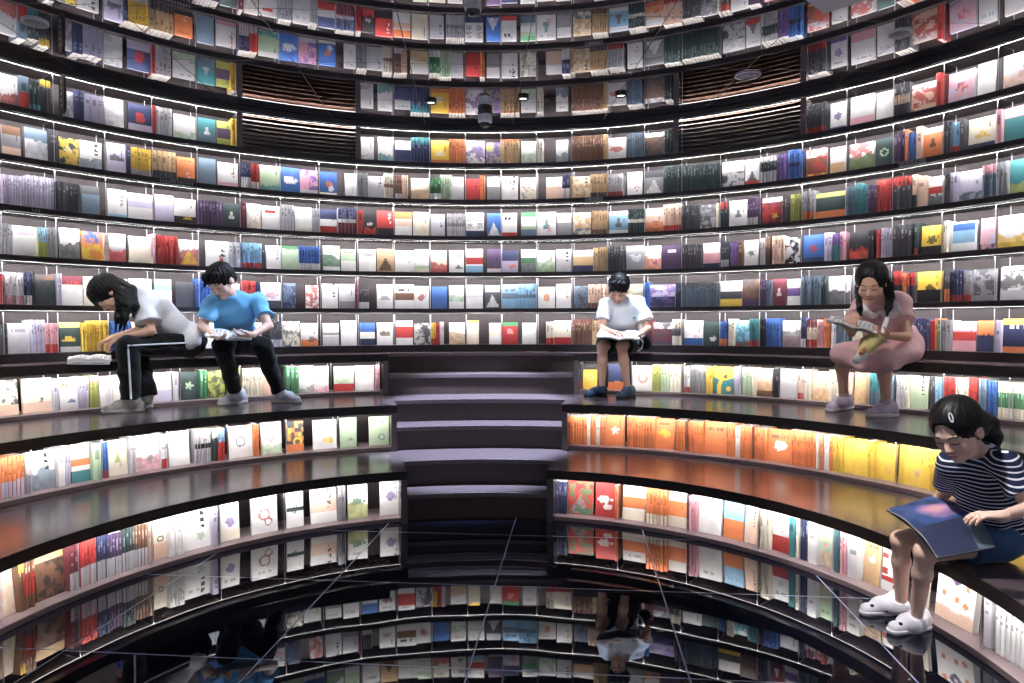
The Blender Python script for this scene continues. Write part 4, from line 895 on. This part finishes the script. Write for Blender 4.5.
# ================================================================== boy in the white polo, middle right
def boy_white():
    J = dict(pel=Q(624, 341, 5.84), neck=Q(622, 300, 5.70), head=Q(618.8, 288.5, 5.61), shL=Q(606.5, 303.5, 5.68), shR=Q(639.5, 303.5, 5.74), elL=Q(601.5, 328, 5.62), elR=Q(648, 328, 5.66),
             wrL=Q(611, 331.5, 5.43), wrR=Q(642.5, 332.5, 5.46), hiL=Q(615, 342.5, 5.80), hiR=Q(633, 342.5, 5.84), knL=Q(602.5, 346, 5.46), knR=Q(621.5, 346, 5.46), anL=Q(602, 387, 5.58), anR=Q(627.5, 387.5, 5.56))
    J['toL'] = WZ(588, 397, .72); J['toR'] = WZ(621, 398, .72); limb_report('boy_white', J)
    f = nrm(A(-.20, -.68, -.62)); u = A(0, -.4, 1)
    s, X, B = build_body(J, f, .92); HX, HL = head(s, J['head'], f, u, .98)
    hand(s, J['wrL'], A(.9, -.25, -.12), A(.1, -.1, -1), -1, .45, .84); hand(s, J['wrR'], A(-.75, -.45, -.25), A(-.1, .1, -1), -1, .5, .84)
    o = person_root(s, SKIN2, 'boy in white polo shirt and dark green shorts reading on the top bench')
    face(s, o, HX, HL, .98)
    hs, X2, L2 = hair_cap(J['head'], f, u, .99, 1.03, -.055, .035); sdf_obj('hair', hs, HAIR, o, .0042, strands(L2(0, -.02, .05), X2, .0045, 19))
    sh = shirt_sdf(J, X, B, .92, 1.05, .70, .016, .0, 1.3); so = sdf_obj('polo_shirt', sh, cloth('white_polo', (232, 238, 246)), o, .0055, folds(.007, 3, 30))
    cs = Sdf(); up = B['up']
    nb = J['neck']-up*.015
    for q in (-1, 1): cs.cone(nb+B['sd']*q*.035-B['fr']*.03, nb+B['sd']*q*.03+B['fr']*.045-up*.025, .012, .009, .01)
    cs.cone(nb-B['sd']*.035-B['fr']*.03, nb+B['sd']*.035-B['fr']*.03, .012, .012, .01); sdf_obj('collar', cs, so.data.materials[0], so, .005)
    lp = J['pel']*.36+J['neck']*.64+B['sd']*.06+B['fr']*.108
    Vv, Ff = box_geo(lp, (B['sd'], B['fr'], B['up']), .012, .004, .007); mesh_obj('chest_badge', Vv, Ff, cloth('teal_badge', (90, 180, 185)), so)
    t = Sdf(); t.ell(J['pel'], X, (.145, .105, .085), .03)
    for q in 'LR':
        e = J['hi'+q]+(J['kn'+q]-J['hi'+q])*.80; d = nrm(J['kn'+q]-J['hi'+q]); t.cone(J['hi'+q], e+d*.03, .085, .079, .03, [(e, d)])
    sdf_obj('shorts', t, cloth('dark_green_shorts', (38, 50, 44)), o, .0055, folds(.003, 5))
    up_m = mat('black_blue_rubber', srgb(34, 62, 88), .35, noise=.25, scale=40); so_m = mat('black_sole', srgb(24, 28, 34), .6, noise=.1)
    shoe(o, WZ(606, 395.5, .70), WZ(585, 397.5, .70), .70, up_m, so_m, .95, an=J['anL']); shoe(o, WZ(634, 396.5, .70), WZ(618, 399, .70), .70, up_m, so_m, .95, an=J['anR'])
    a, b = Q(618.5, 339, 5.34), Q(620.5, 331.5, 5.58)
    open_book('open book on the lap of the boy in the white polo', (a, b, Q(600.5, 328.5, 5.55), Q(596.5, 336, 5.32)), (a, b, Q(640.5, 331.0, 5.60), Q(639.5, 338.5, 5.36)), mat('black_book_cover', srgb(26, 26, 30), .4, noise=.1), .012, text_page(2), text_page(4))
    bg = Sdf(); bc = Q(645, 344, 5.63); bg.ell(bc, frame((-.3, -.9, 0), (0, 0, 1)), (.055, .05, .055), .02); bg.cone(bc+A(0, 0, .03), bc+A(.03, .05, .05), .03, .03, .02)
    bo = sdf_obj('shoulder_bag', bg, cloth('black_bag', (24, 24, 28)), None, .006, folds(.003, 8)); tag(bo, 'small black bag on the bench beside the boy in the white polo', 'bag')
    tube('strap', [Q(640, 338, 5.56), Q(643, 342, 5.53), Q(642, 348, 5.52), Q(638, 351, 5.54)], .006, cloth('white_strap', (215, 215, 220)), bo)
boy_white()
# ================================================================== boy in the blue T-shirt
def boy_blue():
    J = dict(pel=Q(236, 340.5, 5.40), neck=Q(235, 296, 5.17), head=Q(221, 281, 5.02), shL=Q(213, 302, 5.10), shR=Q(257.5, 300.5, 5.27), elL=Q(202.5, 326, 5.06), elR=Q(268.5, 326, 5.14),
             wrL=Q(212, 335, 4.90), wrR=Q(252, 335, 4.96), hiL=Q(226, 343, 5.33), hiR=Q(246, 343, 5.40), knL=Q(222.5, 347, 5.0), knR=Q(263, 347, 5.06), anL=Q(236, 395, 5.10), anR=Q(280, 393, 5.18))
    J['toL'] = WZ(223, 405.5, .72); J['toR'] = WZ(296, 403, .72); limb_report('boy_blue', J)
    f = nrm(A(-.22, -.66, -.60)); u = A(-.15, -.2, 1)
    s, X, B = build_body(J, f, 1.02, 1.08); HX, HL = head(s, J['head'], f, u, 1.08)
    hand(s, J['wrL'], A(.75, -.3, -.25), A(.1, -.3, .9), 1, .5, .95); hand(s, J['wrR'], A(-.85, -.35, -.05), A(-.2, .1, .9), -1, .55, .95)
    o = person_root(s, SKIN, 'boy in sky blue T-shirt and black jeans reading on the top bench')
    face(s, o, HX, HL, 1.08)
    hs, X2, L2 = hair_cap(J['head'], f, u, 1.06, 1.03, -.05, .045)
    for q in (-1, 1): hs.cone(L2(.06*q, .03, .03), L2(.068*q, .04, .0), .016, .008, .012)
    sdf_obj('hair', hs, HAIR, o, .0045, strands(L2(0, -.03, .05), X2, .004, 26))
    sh = shirt_sdf(J, X, B, 1.02, 1.1, .66, .016, -.01, 1.15); so = sdf_obj('t_shirt', sh, cloth('sky_blue_jersey', (118, 190, 242)), o, .006, folds(.008, 13, 28))
    tube('neck_rib', [J['neck']-B['up']*.02+.056*(B['sd']*math.cos(a)+B['fr']*math.sin(a))*A(1, 1, 1)-B['up']*.012*math.sin(a) for a in np.linspace(0, 2*PI, 25)], .006, cloth('blue_rib', (100, 172, 226)), so)
    t = Sdf(); t.ell(J['pel']-A(0, 0, .01), X, (.155, .115, .085), .03)
    for q in 'LR':
        m = J['kn'+q]*.5+J['an'+q]*.5; e = J['an'+q]*.95+J['kn'+q]*.05; d = nrm(J['an'+q]-J['kn'+q])
        t.cone(J['hi'+q], J['kn'+q], .092, .069, .03); t.cone(J['kn'+q], m, .068, .058, .03); t.cone(m, e+d*.03, .058, .049, .02, [(e, d)])
    sdf_obj('jeans', t, cloth('black_denim', (12, 13, 19), noise=.3), o, .006, folds(.005, 17, 30))
    um = mat('grey_white_mesh', srgb(205, 205, 210), .7, noise=.15, scale=120); sm = mat('cream_sole', srgb(226, 220, 208), .6, noise=.08)
    shoe(o, WZ(246, 402.5, .70), WZ(219, 406, .70), .70, um, sm, 1.1, an=J['anL']); shoe(o, WZ(273, 402.0, .70), WZ(301, 403.5, .70), .70, um, sm, 1.1, an=J['anR'])
    a, b = Q(228, 339, 4.88), Q(230, 331, 5.08)
    open_book('open book in the hands of the boy in the blue T-shirt', (a, b, Q(209, 328.5, 5.02), Q(205, 335.5, 4.82)), (a, b, Q(252, 331, 5.10), Q(251, 338.5, 4.92)), mat('pale_cover', srgb(190, 205, 205), .5, noise=.1), .008, text_page(5), text_page(9, 'g'))
boy_blue()
# ================================================================== girl in the white T-shirt, bending to the left
def girl_white():
    J = dict(pel=Q(190, 341, 5.14), neck=Q(136, 294, 4.90), head=Q(108, 294.5, 4.72), shL=Q(146, 305, 4.82), shR=Q(139, 298, 5.10), elL=Q(151, 331, 4.76), elR=Q(139, 330, 5.02),
             wrL=Q(118, 338.5, 4.66), wrR=Q(112, 338, 4.86), hiL=Q(187, 344, 5.08), hiR=Q(194, 342, 5.24), knL=Q(128, 346, 4.68), knR=Q(137, 346, 4.88), anL=Q(131, 399, 4.70), anR=Q(147, 396, 4.86))
    J['toL'] = WZ(106, 413, .72); J['toR'] = WZ(126, 408, .72); limb_report('girl_white', J)
    f = nrm(A(-.36, -.30, -.80)); u = nrm(A(-.85, -.35, .35))
    s, X, B = build_body(J, A(-.8, -.4, -.3), 1.02); HX, HL = head(s, J['head'], f, u, 1.02)
    hand(s, J['wrL'], A(-.75, -.1, -.5), A(0, 0, -1), 1, .75, .9); hand(s, J['wrR'], A(-.85, -.2, -.4), A(0, 0, -1), -1, .5, .9)
    o = person_root(s, SKIN2, 'girl in white T-shirt and black tracksuit trousers bending over a book')
    face(s, o, HX, HL, 1.02)
    hs, X2, L2 = hair_cap(J['head'], f, u, 1.06, 1.09, -.09, .03, ears=False)
    e0 = L2(.0, -.10, .0); gz = A(0, 0, -1.)
    for dx, dy, ln in ((0, 0, .20), (.012, .03, .22), (-.015, -.02, .17), (.02, -.03, .19)):
        p0 = Q(122, 292, 4.72)+A(dx, dy, 0); hs.chain([p0, Q(124, 305, 4.66)+A(dx, dy, 0), Q(121.5, 318, 4.64)+A(dx*1.3, dy, 0), Q(119.5, 331, 4.64)+A(dx, dy, 0)], [.034, .026, .017, .004], .015)
    hs.chain([Q(118, 284, 4.80), Q(131, 290, 4.78), Q(136, 306, 4.72), Q(133, 318, 4.70)], [.05, .036, .02, .006], .02)
    sdf_obj('hair', hs, HAIR, o, .0048, strands(L2(0, -.03, .03), X2, .0022, 40))
    sh = shirt_sdf(J, X, B, 1.0, 1.05, .70, .024, -.03, 1.5); sdf_obj('t_shirt', sh, cloth('white_cotton', (232, 232, 236)), o, .006, folds(.009, 23, 24))
    t = Sdf(); t.ell(J['pel']-A(0, 0, .01), X, (.15, .115, .11), .03)
    for q in 'LR':
        m = J['kn'+q]*.5+J['an'+q]*.5; e = J['an'+q]; d = nrm(J['an'+q]-J['kn'+q])
        t.cone(J['hi'+q], J['kn'+q], .090, .072, .03); t.cone(J['kn'+q], m, .071, .066, .03); t.cone(m, e+d*.03, .066, .064, .02, [(e, d)])
    to = sdf_obj('trousers', t, cloth('black_jersey', (9, 9, 11)), o, .006, folds(.005, 27, 26))
    tc = nrm(CAM-J['knL']); pts = []
    ax = [J['hiL']*.9+J['pel']*.1, J['hiL']*.5+J['knL']*.5, J['knL']*1.0, J['knL']*.6+J['anL']*.4, J['anL']]
    for p, r in zip(ax, (.094, .085, .074, .071, .068)):
        a = nrm(ax[-1]-ax[2]) if p is not ax[0] and p is not ax[1] else nrm(ax[2]-ax[0]); v = tc-a*(tc@a); pts.append(p+nrm(v)*(r+.002)+A(0, 0, .006))
    den = []
    for i in range(len(pts)-1): den += [pts[i]*(1-w)+pts[i+1]*w for w in np.linspace(0, 1, 6)[:-1]]
    den = [t.at(p[None])[0] and p for p in den]; out = []
    for p in den+[pts[-1]]:
        v = tc
        for _ in range(40):
            dd = t.at(p[None])[0]
            if abs(dd-.004) < .0008: break
            p = p+v*(.004-dd)*.7
        out.append(p)
    tube('side_stripe', out, .0065, cloth('white_piping', (225, 225, 228)), to)
    um = mat('grey_runner', srgb(192, 188, 178), .7, noise=.2, scale=90); sm = mat('pale_sole', srgb(214, 208, 198), .6, noise=.08); sk = cloth('grey_blue_sock', (168, 186, 190))
    for hp, tp, an in ((WZ(144, 411.5, .70), WZ(101, 414, .70), J['anL']), (WZ(151, 408, .70), WZ(122, 409, .70), J['anR'])):
        so = shoe(o, hp, tp, .70, um, sm, 1.08, an=an)
        k = Sdf(); hp2 = A(hp[0], hp[1], .76); k.cone(A(*hp2)*.8+A(tp[0], tp[1], .76)*.2, A(an[0], an[1], .82), .034, .034, .02); sdf_obj('sock', k, sk, o, .006)
    z = 1.0535
    P = lambda px, py, dz=0: WZ(px, py, z+dz)
    a, b = WZ(91, 361, z+.03), WZ(92.5, 351, z+.03)
    a, b = P(88, 359.6, .030), P(91, 353.4, .030)
    bk = open_book('open book lying on the bench in front of the bending girl', (a, b, P(71, 353.2, .030), P(67, 359.4, .030)), (a, b, P(112, 353.4, .030), P(109, 359.6, .030)), mat('white_cover', srgb(215, 212, 215), .5, noise=.06), .028, text_page(12), text_page(15))
girl_white()
# ================================================================== girl in the pink dress
def girl_pink():
    J = dict(pel=Q(899, 345.5, 4.61), neck=Q(881, 302.5, 4.38), head=Q(871.5, 283, 4.26), shL=Q(860, 306.5, 4.31), shR=Q(902, 305, 4.46), elL=Q(853.5, 328, 4.22), elR=Q(906, 337, 4.34),
             wrL=Q(851, 333, 4.03), wrR=Q(887, 336, 4.10), hiL=Q(888, 347, 4.55), hiR=Q(909, 348, 4.60), knL=Q(842, 354, 4.46), knR=Q(884, 360, 4.28), anL=Q(843.5, 397, 4.62), anR=Q(886, 402, 4.44))
    J['toL'] = WZ(833, 412, .72); J['toR'] = WZ(873, 417, .72); limb_report('girl_pink', J)
    f = nrm(A(-.50, -.62, -.42)); u = A(-.15, -.2, 1)
    s, X, B = build_body(J, f, .96, 1.0); HX, HL = head(s, J['head'], f, u, 1.07)
    hand(s, J['wrL'], A(-.1, -.25, .75), A(.3, .5, .3), 1, .95, .9); hand(s, J['wrR'], A(-.85, -.3, .05), A(.0, .3, 1), -1, .75, .9)
    o = person_root(s, SKIN2, 'girl in pale pink dress reading on the top bench with a plush bag')
    face(s, o, HX, HL, 1.07)
    bd_ = shirt_sdf(J, X, B, .98, 1.12, .46, .014, -.09, 1.55)
    hs, X2, L2 = hair_cap(J['head'], f, u, 1.08, 1.05, -.08, .05, bangs=False)
    for q, pts in ((-1, [L2(.072, -.015, -.03), L2(.074, -.01, -.06), snap(859.5, 309, bd_, .006), snap(861, 316, bd_, .010)]), (1, [L2(-.075, -.02, -.02), Q(890, 297, 4.27), Q(888.5, 307, 4.22), Q(887, 316, 4.20)])):
        hs.chain(pts, [.024, .021, .018, .006] if q < 0 else [.030, .026, .021, .006], .015)
    sdf_obj('hair', hs, HAIR, o, .0045, strands(L2(0, -.03, .04), X2, .002, 40))
    pk = cloth('pale_pink_cotton', (222, 182, 182)); wc = cloth('white_collar_cloth', (232, 228, 228))
    d_ = shirt_sdf(J, X, B, .96, 1.02, .46, .012, -.09, 1.4)
    for q in 'LR':                                                # puffed sleeves
        c = J['sh'+q]*.7+J['el'+q]*.3; d_.ell(c, X, (.056, .056, .052), .02)
    for q in 'LR':
        kn = J['kn'+q]; hi = J['hi'+q]; d = nrm(kn-hi); d_.cone(hi, kn+d*.01, .092, .068 if q == 'L' else .078, .06, [(A(0, 0, kn[2]-.06), A(0, 0, -1.))])
    mid = (J['knL']+J['knR'])/2-A(0, 0, .015); d_.cone((J['hiL']+J['hiR'])/2, mid, .09, .060, .06, [(mid, nrm(mid-J['pel']))])
    d_.chain([J['knL']-A(0, 0, .03), mid-A(0, 0, .045), J['knR']-A(0, 0, .045)], [.035, .04, .04], .03)
    d_.chain([J['hiR']+A(.02, .03, -.03), Q(912, 352, 4.44), Q(900, 357, 4.32)], [.05, .045, .045], .05)
    so = sdf_obj('dress', d_, pk, o, .0055, folds(.0055, 33, 24))
    c = Sdf()
    for pts in (((863, 306), (864.5, 310.5), (869, 315), (874, 315.5), (878, 311.5)), ((896, 304), (896.5, 310), (892, 315), (886, 316), (881, 312))):
        c.chain([snap(px, py, d_, .002) for px, py in pts], [.017, .021, .022, .019, .012], .012)
    sdf_obj('collar', c, wc, so, .005)
    um = mat('lavender_mesh', srgb(190, 178, 200), .7, noise=.2, scale=90); sm = mat('white_sole', srgb(220, 214, 216), .6, noise=.08); sk = cloth('white_sock', (225, 222, 225))
    for hp, tp, an, kn in ((WZ(851, 408, .70), WZ(828, 412.5, .70), J['anL'], J['knL']), (WZ(896, 416.5, .70), WZ(868, 417.5, .70), J['anR'], J['knR'])):
        shoe(o, hp, tp, .70, um, sm, 1.05, an=an)
        k = Sdf(); k.cone(A(hp[0], hp[1], .75)*.75+A(tp[0], tp[1], .75)*.25, an*.86+kn*.14, .033, .034, .02, [(an*.88+kn*.12, nrm(kn-an))]); sdf_obj('sock', k, sk, o, .006)
    a, b = Q(852, 327.5, 3.98), Q(857, 320.5, 4.14)
    open_book('thin book held open by the girl in the pink dress', (a, b, Q(831, 315.8, 4.10), Q(827, 320.8, 3.96)), (a, b, Q(879, 326, 4.18), Q(877, 333.0, 4.02)), mat('grey_green_cover', srgb(165, 160, 148), .5, noise=.15), .006, text_page(21, 'g'), text_page(25))
    y_ = cloth('yellow_plush', (232, 214, 150), noise=.15); w_ = cloth('white_plush', (226, 224, 222)); og = cloth('orange_plush', (214, 150, 96))
    b_ = Sdf(); b_.chain([Q(876, 338, 4.10), Q(868, 345, 4.06), Q(863, 352, 4.04)], [.045, .047, .036], .02); bo = sdf_obj('plush_bag', b_, y_, None, .0055, folds(.002, 41, 40)); tag(bo, 'yellow plush shoulder bag with white foot on the pink dress', 'bag')
    b_ = Sdf(); b_.cone(Q(862, 355, 4.02), Q(856.5, 360, 4.01), .030, .026, .02); sdf_obj('foot', b_, w_, bo, .0055)
    b_ = Sdf(); b_.cone(Q(864, 350, 4.0), Q(861, 353, 3.99), .016, .014, .01); sdf_obj('beak', b_, og, bo, .005)
    tube('strap', [Q(892, 304, 4.31), Q(889, 312, 4.25), Q(886, 322, 4.19), Q(883, 331, 4.13), Q(878, 337, 4.09)], .014, w_, bo, n=8, flat=.35, up=B['fr'])
girl_pink()
# ================================================================== girl in the striped T-shirt, lower right
def girl_striped():
    J = dict(pel=Q(992, 533, 2.80), neck=Q(982, 451, 2.64), head=Q(957, 429.5, 2.53), shL=Q(951, 465, 2.72), shR=Q(1006, 465, 2.54), elL=Q(945, 492, 2.92), elR=Q(1030, 508, 2.46),
             wrL=Q(927, 511, 3.03), wrR=Q(1003, 516, 2.36), hiL=Q(984, 530, 2.87), hiR=Q(999, 541, 2.72), knL=Q(901, 540, 2.90), knR=Q(925, 552, 2.72), anL=Q(901, 601, 3.02), anR=Q(917, 614, 2.86))
    J['toL'] = WZ(872, 614, .02); J['toR'] = WZ(898, 632, .02); limb_report('girl_striped', J)
    f = nrm(A(-.70, -.34, -.50)); u = A(-.2, 0, 1)
    s, X, B = build_body(J, A(-1, -.2, -.2), .86, .95); HX, HL = head(s, J['head'], f, u, .96)
    hand(s, J['wrL'], A(-.8, -.1, -.35), A(.1, .0, -1), 1, .5, .8); hand(s, J['wrR'], A(-.85, .15, .02), A(-.1, .1, -1), -1, .4, .82)
    o = person_root(s, SKIN, 'girl in navy striped T-shirt sitting on the lowest bench with a large book', .0036)
    face(s, o, HX, HL, .96)
    hs, X2, L2 = hair_cap(J['head'], f, u, .97, 1.02, -.06, .055, bangs=False)
    hs.chain([L2(0, -.10, .01), Q(986, 424, 2.68), Q(992, 437, 2.70), Q(996, 451, 2.70)], [.034, .040, .034, .012], .02)
    ho = sdf_obj('hair', hs, HAIR, o, .0038, strands(L2(0, -.09, .0), X2, .0012, 60))
    cp = Q(951, 417.5, 2.40); best = None
    r = nrm(cp-CAM); p = cp.copy()
    for _ in range(400):
        if hs.at(p[None])[0] < .003: break
        p = p+r*.001
    ex = nrm(np.cross(r, A(0, 0, 1))); ey = nrm(np.cross(ex, r))
    tube('hair_clip', [p+.016*(ey*math.cos(a)*1.0-ex*math.cos(a)*.25)+.0055*ex*math.sin(a) for a in np.linspace(0, 2*PI, 17)], .0024, mat('white_clip', srgb(240, 238, 242), .3, noise=.03), ho)
    tube('hair_band', [L2(.030*math.cos(a), -.102, .01+.030*math.sin(a)) for a in np.linspace(0, 2*PI, 17)], .006, cloth('black_band', (20, 20, 24)), ho)
    st = bpy.data.materials.new('navy_white_stripe'); st.use_nodes = True; nt = st.node_tree; b = nt.nodes['Principled BSDF']; b.inputs['Roughness'].default_value = .9; b.inputs['Specular IOR Level'].default_value = .2
    tc = nt.nodes.new('ShaderNodeTexCoord'); vm = nt.nodes.new('ShaderNodeVectorMath'); vm.operation = 'DOT_PRODUCT'; up = nrm(B['up']+A(0, 0, .6)); vm.inputs[1].default_value = tuple(up)
    m1 = nt.nodes.new('ShaderNodeMath'); m1.operation = 'MULTIPLY'; m1.inputs[1].default_value = 1/.0185; m2 = nt.nodes.new('ShaderNodeMath'); m2.operation = 'FRACT'; m3 = nt.nodes.new('ShaderNodeMath'); m3.operation = 'LESS_THAN'; m3.inputs[1].default_value = .27
    mx = nt.nodes.new('ShaderNodeMix'); mx.data_type = 'RGBA'; mx.inputs['A'].default_value = (*srgb(32, 40, 66), 1); mx.inputs['B'].default_value = (*srgb(226, 228, 236), 1)
    for x, y in ((tc.outputs['Object'], vm.inputs[0]), (vm.outputs['Value'], m1.inputs[0]), (m1.outputs[0], m2.inputs[0]), (m2.outputs[0], m3.inputs[0]), (m3.outputs[0], mx.inputs['Factor']), (mx.outputs['Result'], b.inputs['Base Color'])): nt.links.new(x, y)
    sh = shirt_sdf(J, X, B, .86, 1.0, .66, .013, -.03, 1.12); so = sdf_obj('striped_t_shirt', sh, st, o, .0045, folds(.004, 53, 34))
    nb = J['neck']-B['up']*.022; tube('neck_rib', [nb+.047*(B['sd']*math.cos(a)+B['fr']*math.sin(a))-B['up']*.012*math.sin(a) for a in np.linspace(0, 2*PI, 25)], .0055, cloth('navy_rib', (30, 38, 66)), so)
    t = Sdf(); t.ell(J['pel']-A(0, 0, .005), X, (.135, .10, .08), .03)
    for q in 'LR':
        e = J['hi'+q]+(J['kn'+q]-J['hi'+q])*.42; d = nrm(J['kn'+q]-J['hi'+q]); t.cone(J['hi'+q], e+d*.03, .076, .073, .03, [(e, d)])
    sdf_obj('shorts', t, cloth('blue_denim', (52, 84, 128), noise=.25), o, .0048, folds(.003, 57))
    um = mat('white_sandal', srgb(232, 230, 240), .5, noise=.08); sm = mat('white_sandal_sole', srgb(236, 234, 238), .5, noise=.05)
    for hp, tp, an in ((WZ(905, 611, 0), WZ(861, 615.5, 0), J['anL']), (WZ(928, 627, 0), WZ(890, 635, 0), J['anR'])): shoe(o, hp, tp, 0.0, um, sm, .92, True, an=an)
    def gal(u, v):
        n1 = vnoise(u*4, v*4, 1.7)*.6+vnoise(u*9, v*9, 4.)*.4; g = max(0, 1-((u-.42)**2*4+(v-.62)**2*5)**.5*1.05)+.5*(n1-.5)
        c = LIN['n']*.5+LIN['b']*.9*n1
        if g > .25: a = min(1, (g-.25)*2.6); c = c*(1-a)+(LIN['p']*.9+LIN['i']*.5*n1)*a
        if g > .62: a = min(1, (g-.62)*3); c = c*(1-a)+LIN['i']*a
        return np.minimum(1, c)
    pn = lambda u, v: LIN['n']*.75 if not (v > .72 and u > .2) else LIN['q']*.9
    a, b = Q(915, 528, 2.70), Q(976, 513, 2.74)
    open_book('large picture book open on the lap of the girl in stripes', (a, b, Q(932, 496, 2.90), Q(888, 509, 2.86)), (a, b, Q(995, 546, 2.53), Q(938, 557, 2.54)), mat('black_navy_cover', srgb(26, 28, 44), .35, noise=.1), .006, gal, pn)
girl_striped()
# ------------------------------------------------------------------ light
w = bpy.data.worlds.new('shop_ambience'); sc.world = w; w.use_nodes = True
bg = w.node_tree.nodes['Background']; bg.inputs['Color'].default_value = (.75, .8, 1.0, 1); bg.inputs['Strength'].default_value = 0.33
def spot(loc, target, energy, size, col, blend=.5, rad=.10):
    l = bpy.data.lights.new('ceiling_spot', 'SPOT'); l.energy = energy; l.spot_size = size; l.spot_blend = blend; l.color = col; l.shadow_soft_size = rad
    o = bpy.data.objects.new('ceiling_spot', l); link(o); o.location = loc
    o.rotation_euler = (Vector(target)-Vector(loc)).to_track_quat('-Z', 'Y').to_euler()
cool = (.60, .73, 1.0)
for (px, py, _), tgt, e, sz in zip(SPOTS, ((-1.95, 2.7, 1.2), (0.0, 2.86, .7), (1.15, 3.1, 1.2)), (430, 2600, 420), (.6, .64, .6)):
    p = ceil_at(px, py); spot((p[0], p[1], Z_CEIL-.03), tgt, e, sz, cool, .35)
# unseen ceiling spotlights added over the pit to brighten the readers
for x, y, tgt, e, sz, c in ((.75, -.35, (2.0, .25, .45), 430, .62, (1, .96, .95)), (.95, .5, (2.5, 1.85, 1.2), 190, .42, (1, .95, .93)), (-1.7, .9, (-2.45, 2.2, 1.1), 150, .6, (.95, .97, 1)), (.55, 1.2, (1.15, 3.1, 1.05), 260, .36, (.95, .97, 1)), (-.5, 1.1, (-1.95, 2.65, 1.2), 90, .36, (.9, .95, 1))):
    r = empty('ceiling_spotlight', (x, y, Z_CEIL-.001)); tag(r, 'added black ceiling spotlight brightening the readers', 'spotlight', 'added ceiling spotlights over the pit')
    V, Fs = lathe([(.032, 0), (.046, 0), (.046, -.018), (.038, -.02), (.032, -.012)]); mesh_obj('rim', V, Fs, MAT['black_plastic'], r, True)
    V, Fs = lathe([(0, -.010), (.033, -.009), (.033, 0)]); mesh_obj('lamp', V, Fs, MAT['lamp'], r, True)
    spot((x, y, Z_CEIL-.03), tgt, e, sz, c, .6)
sc.view_settings.view_transform = 'Standard'; sc.view_settings.look = 'None'; sc.view_settings.gamma = 1; sc.view_settings.use_curve_mapping = False
sc.view_settings.exposure = 0.0
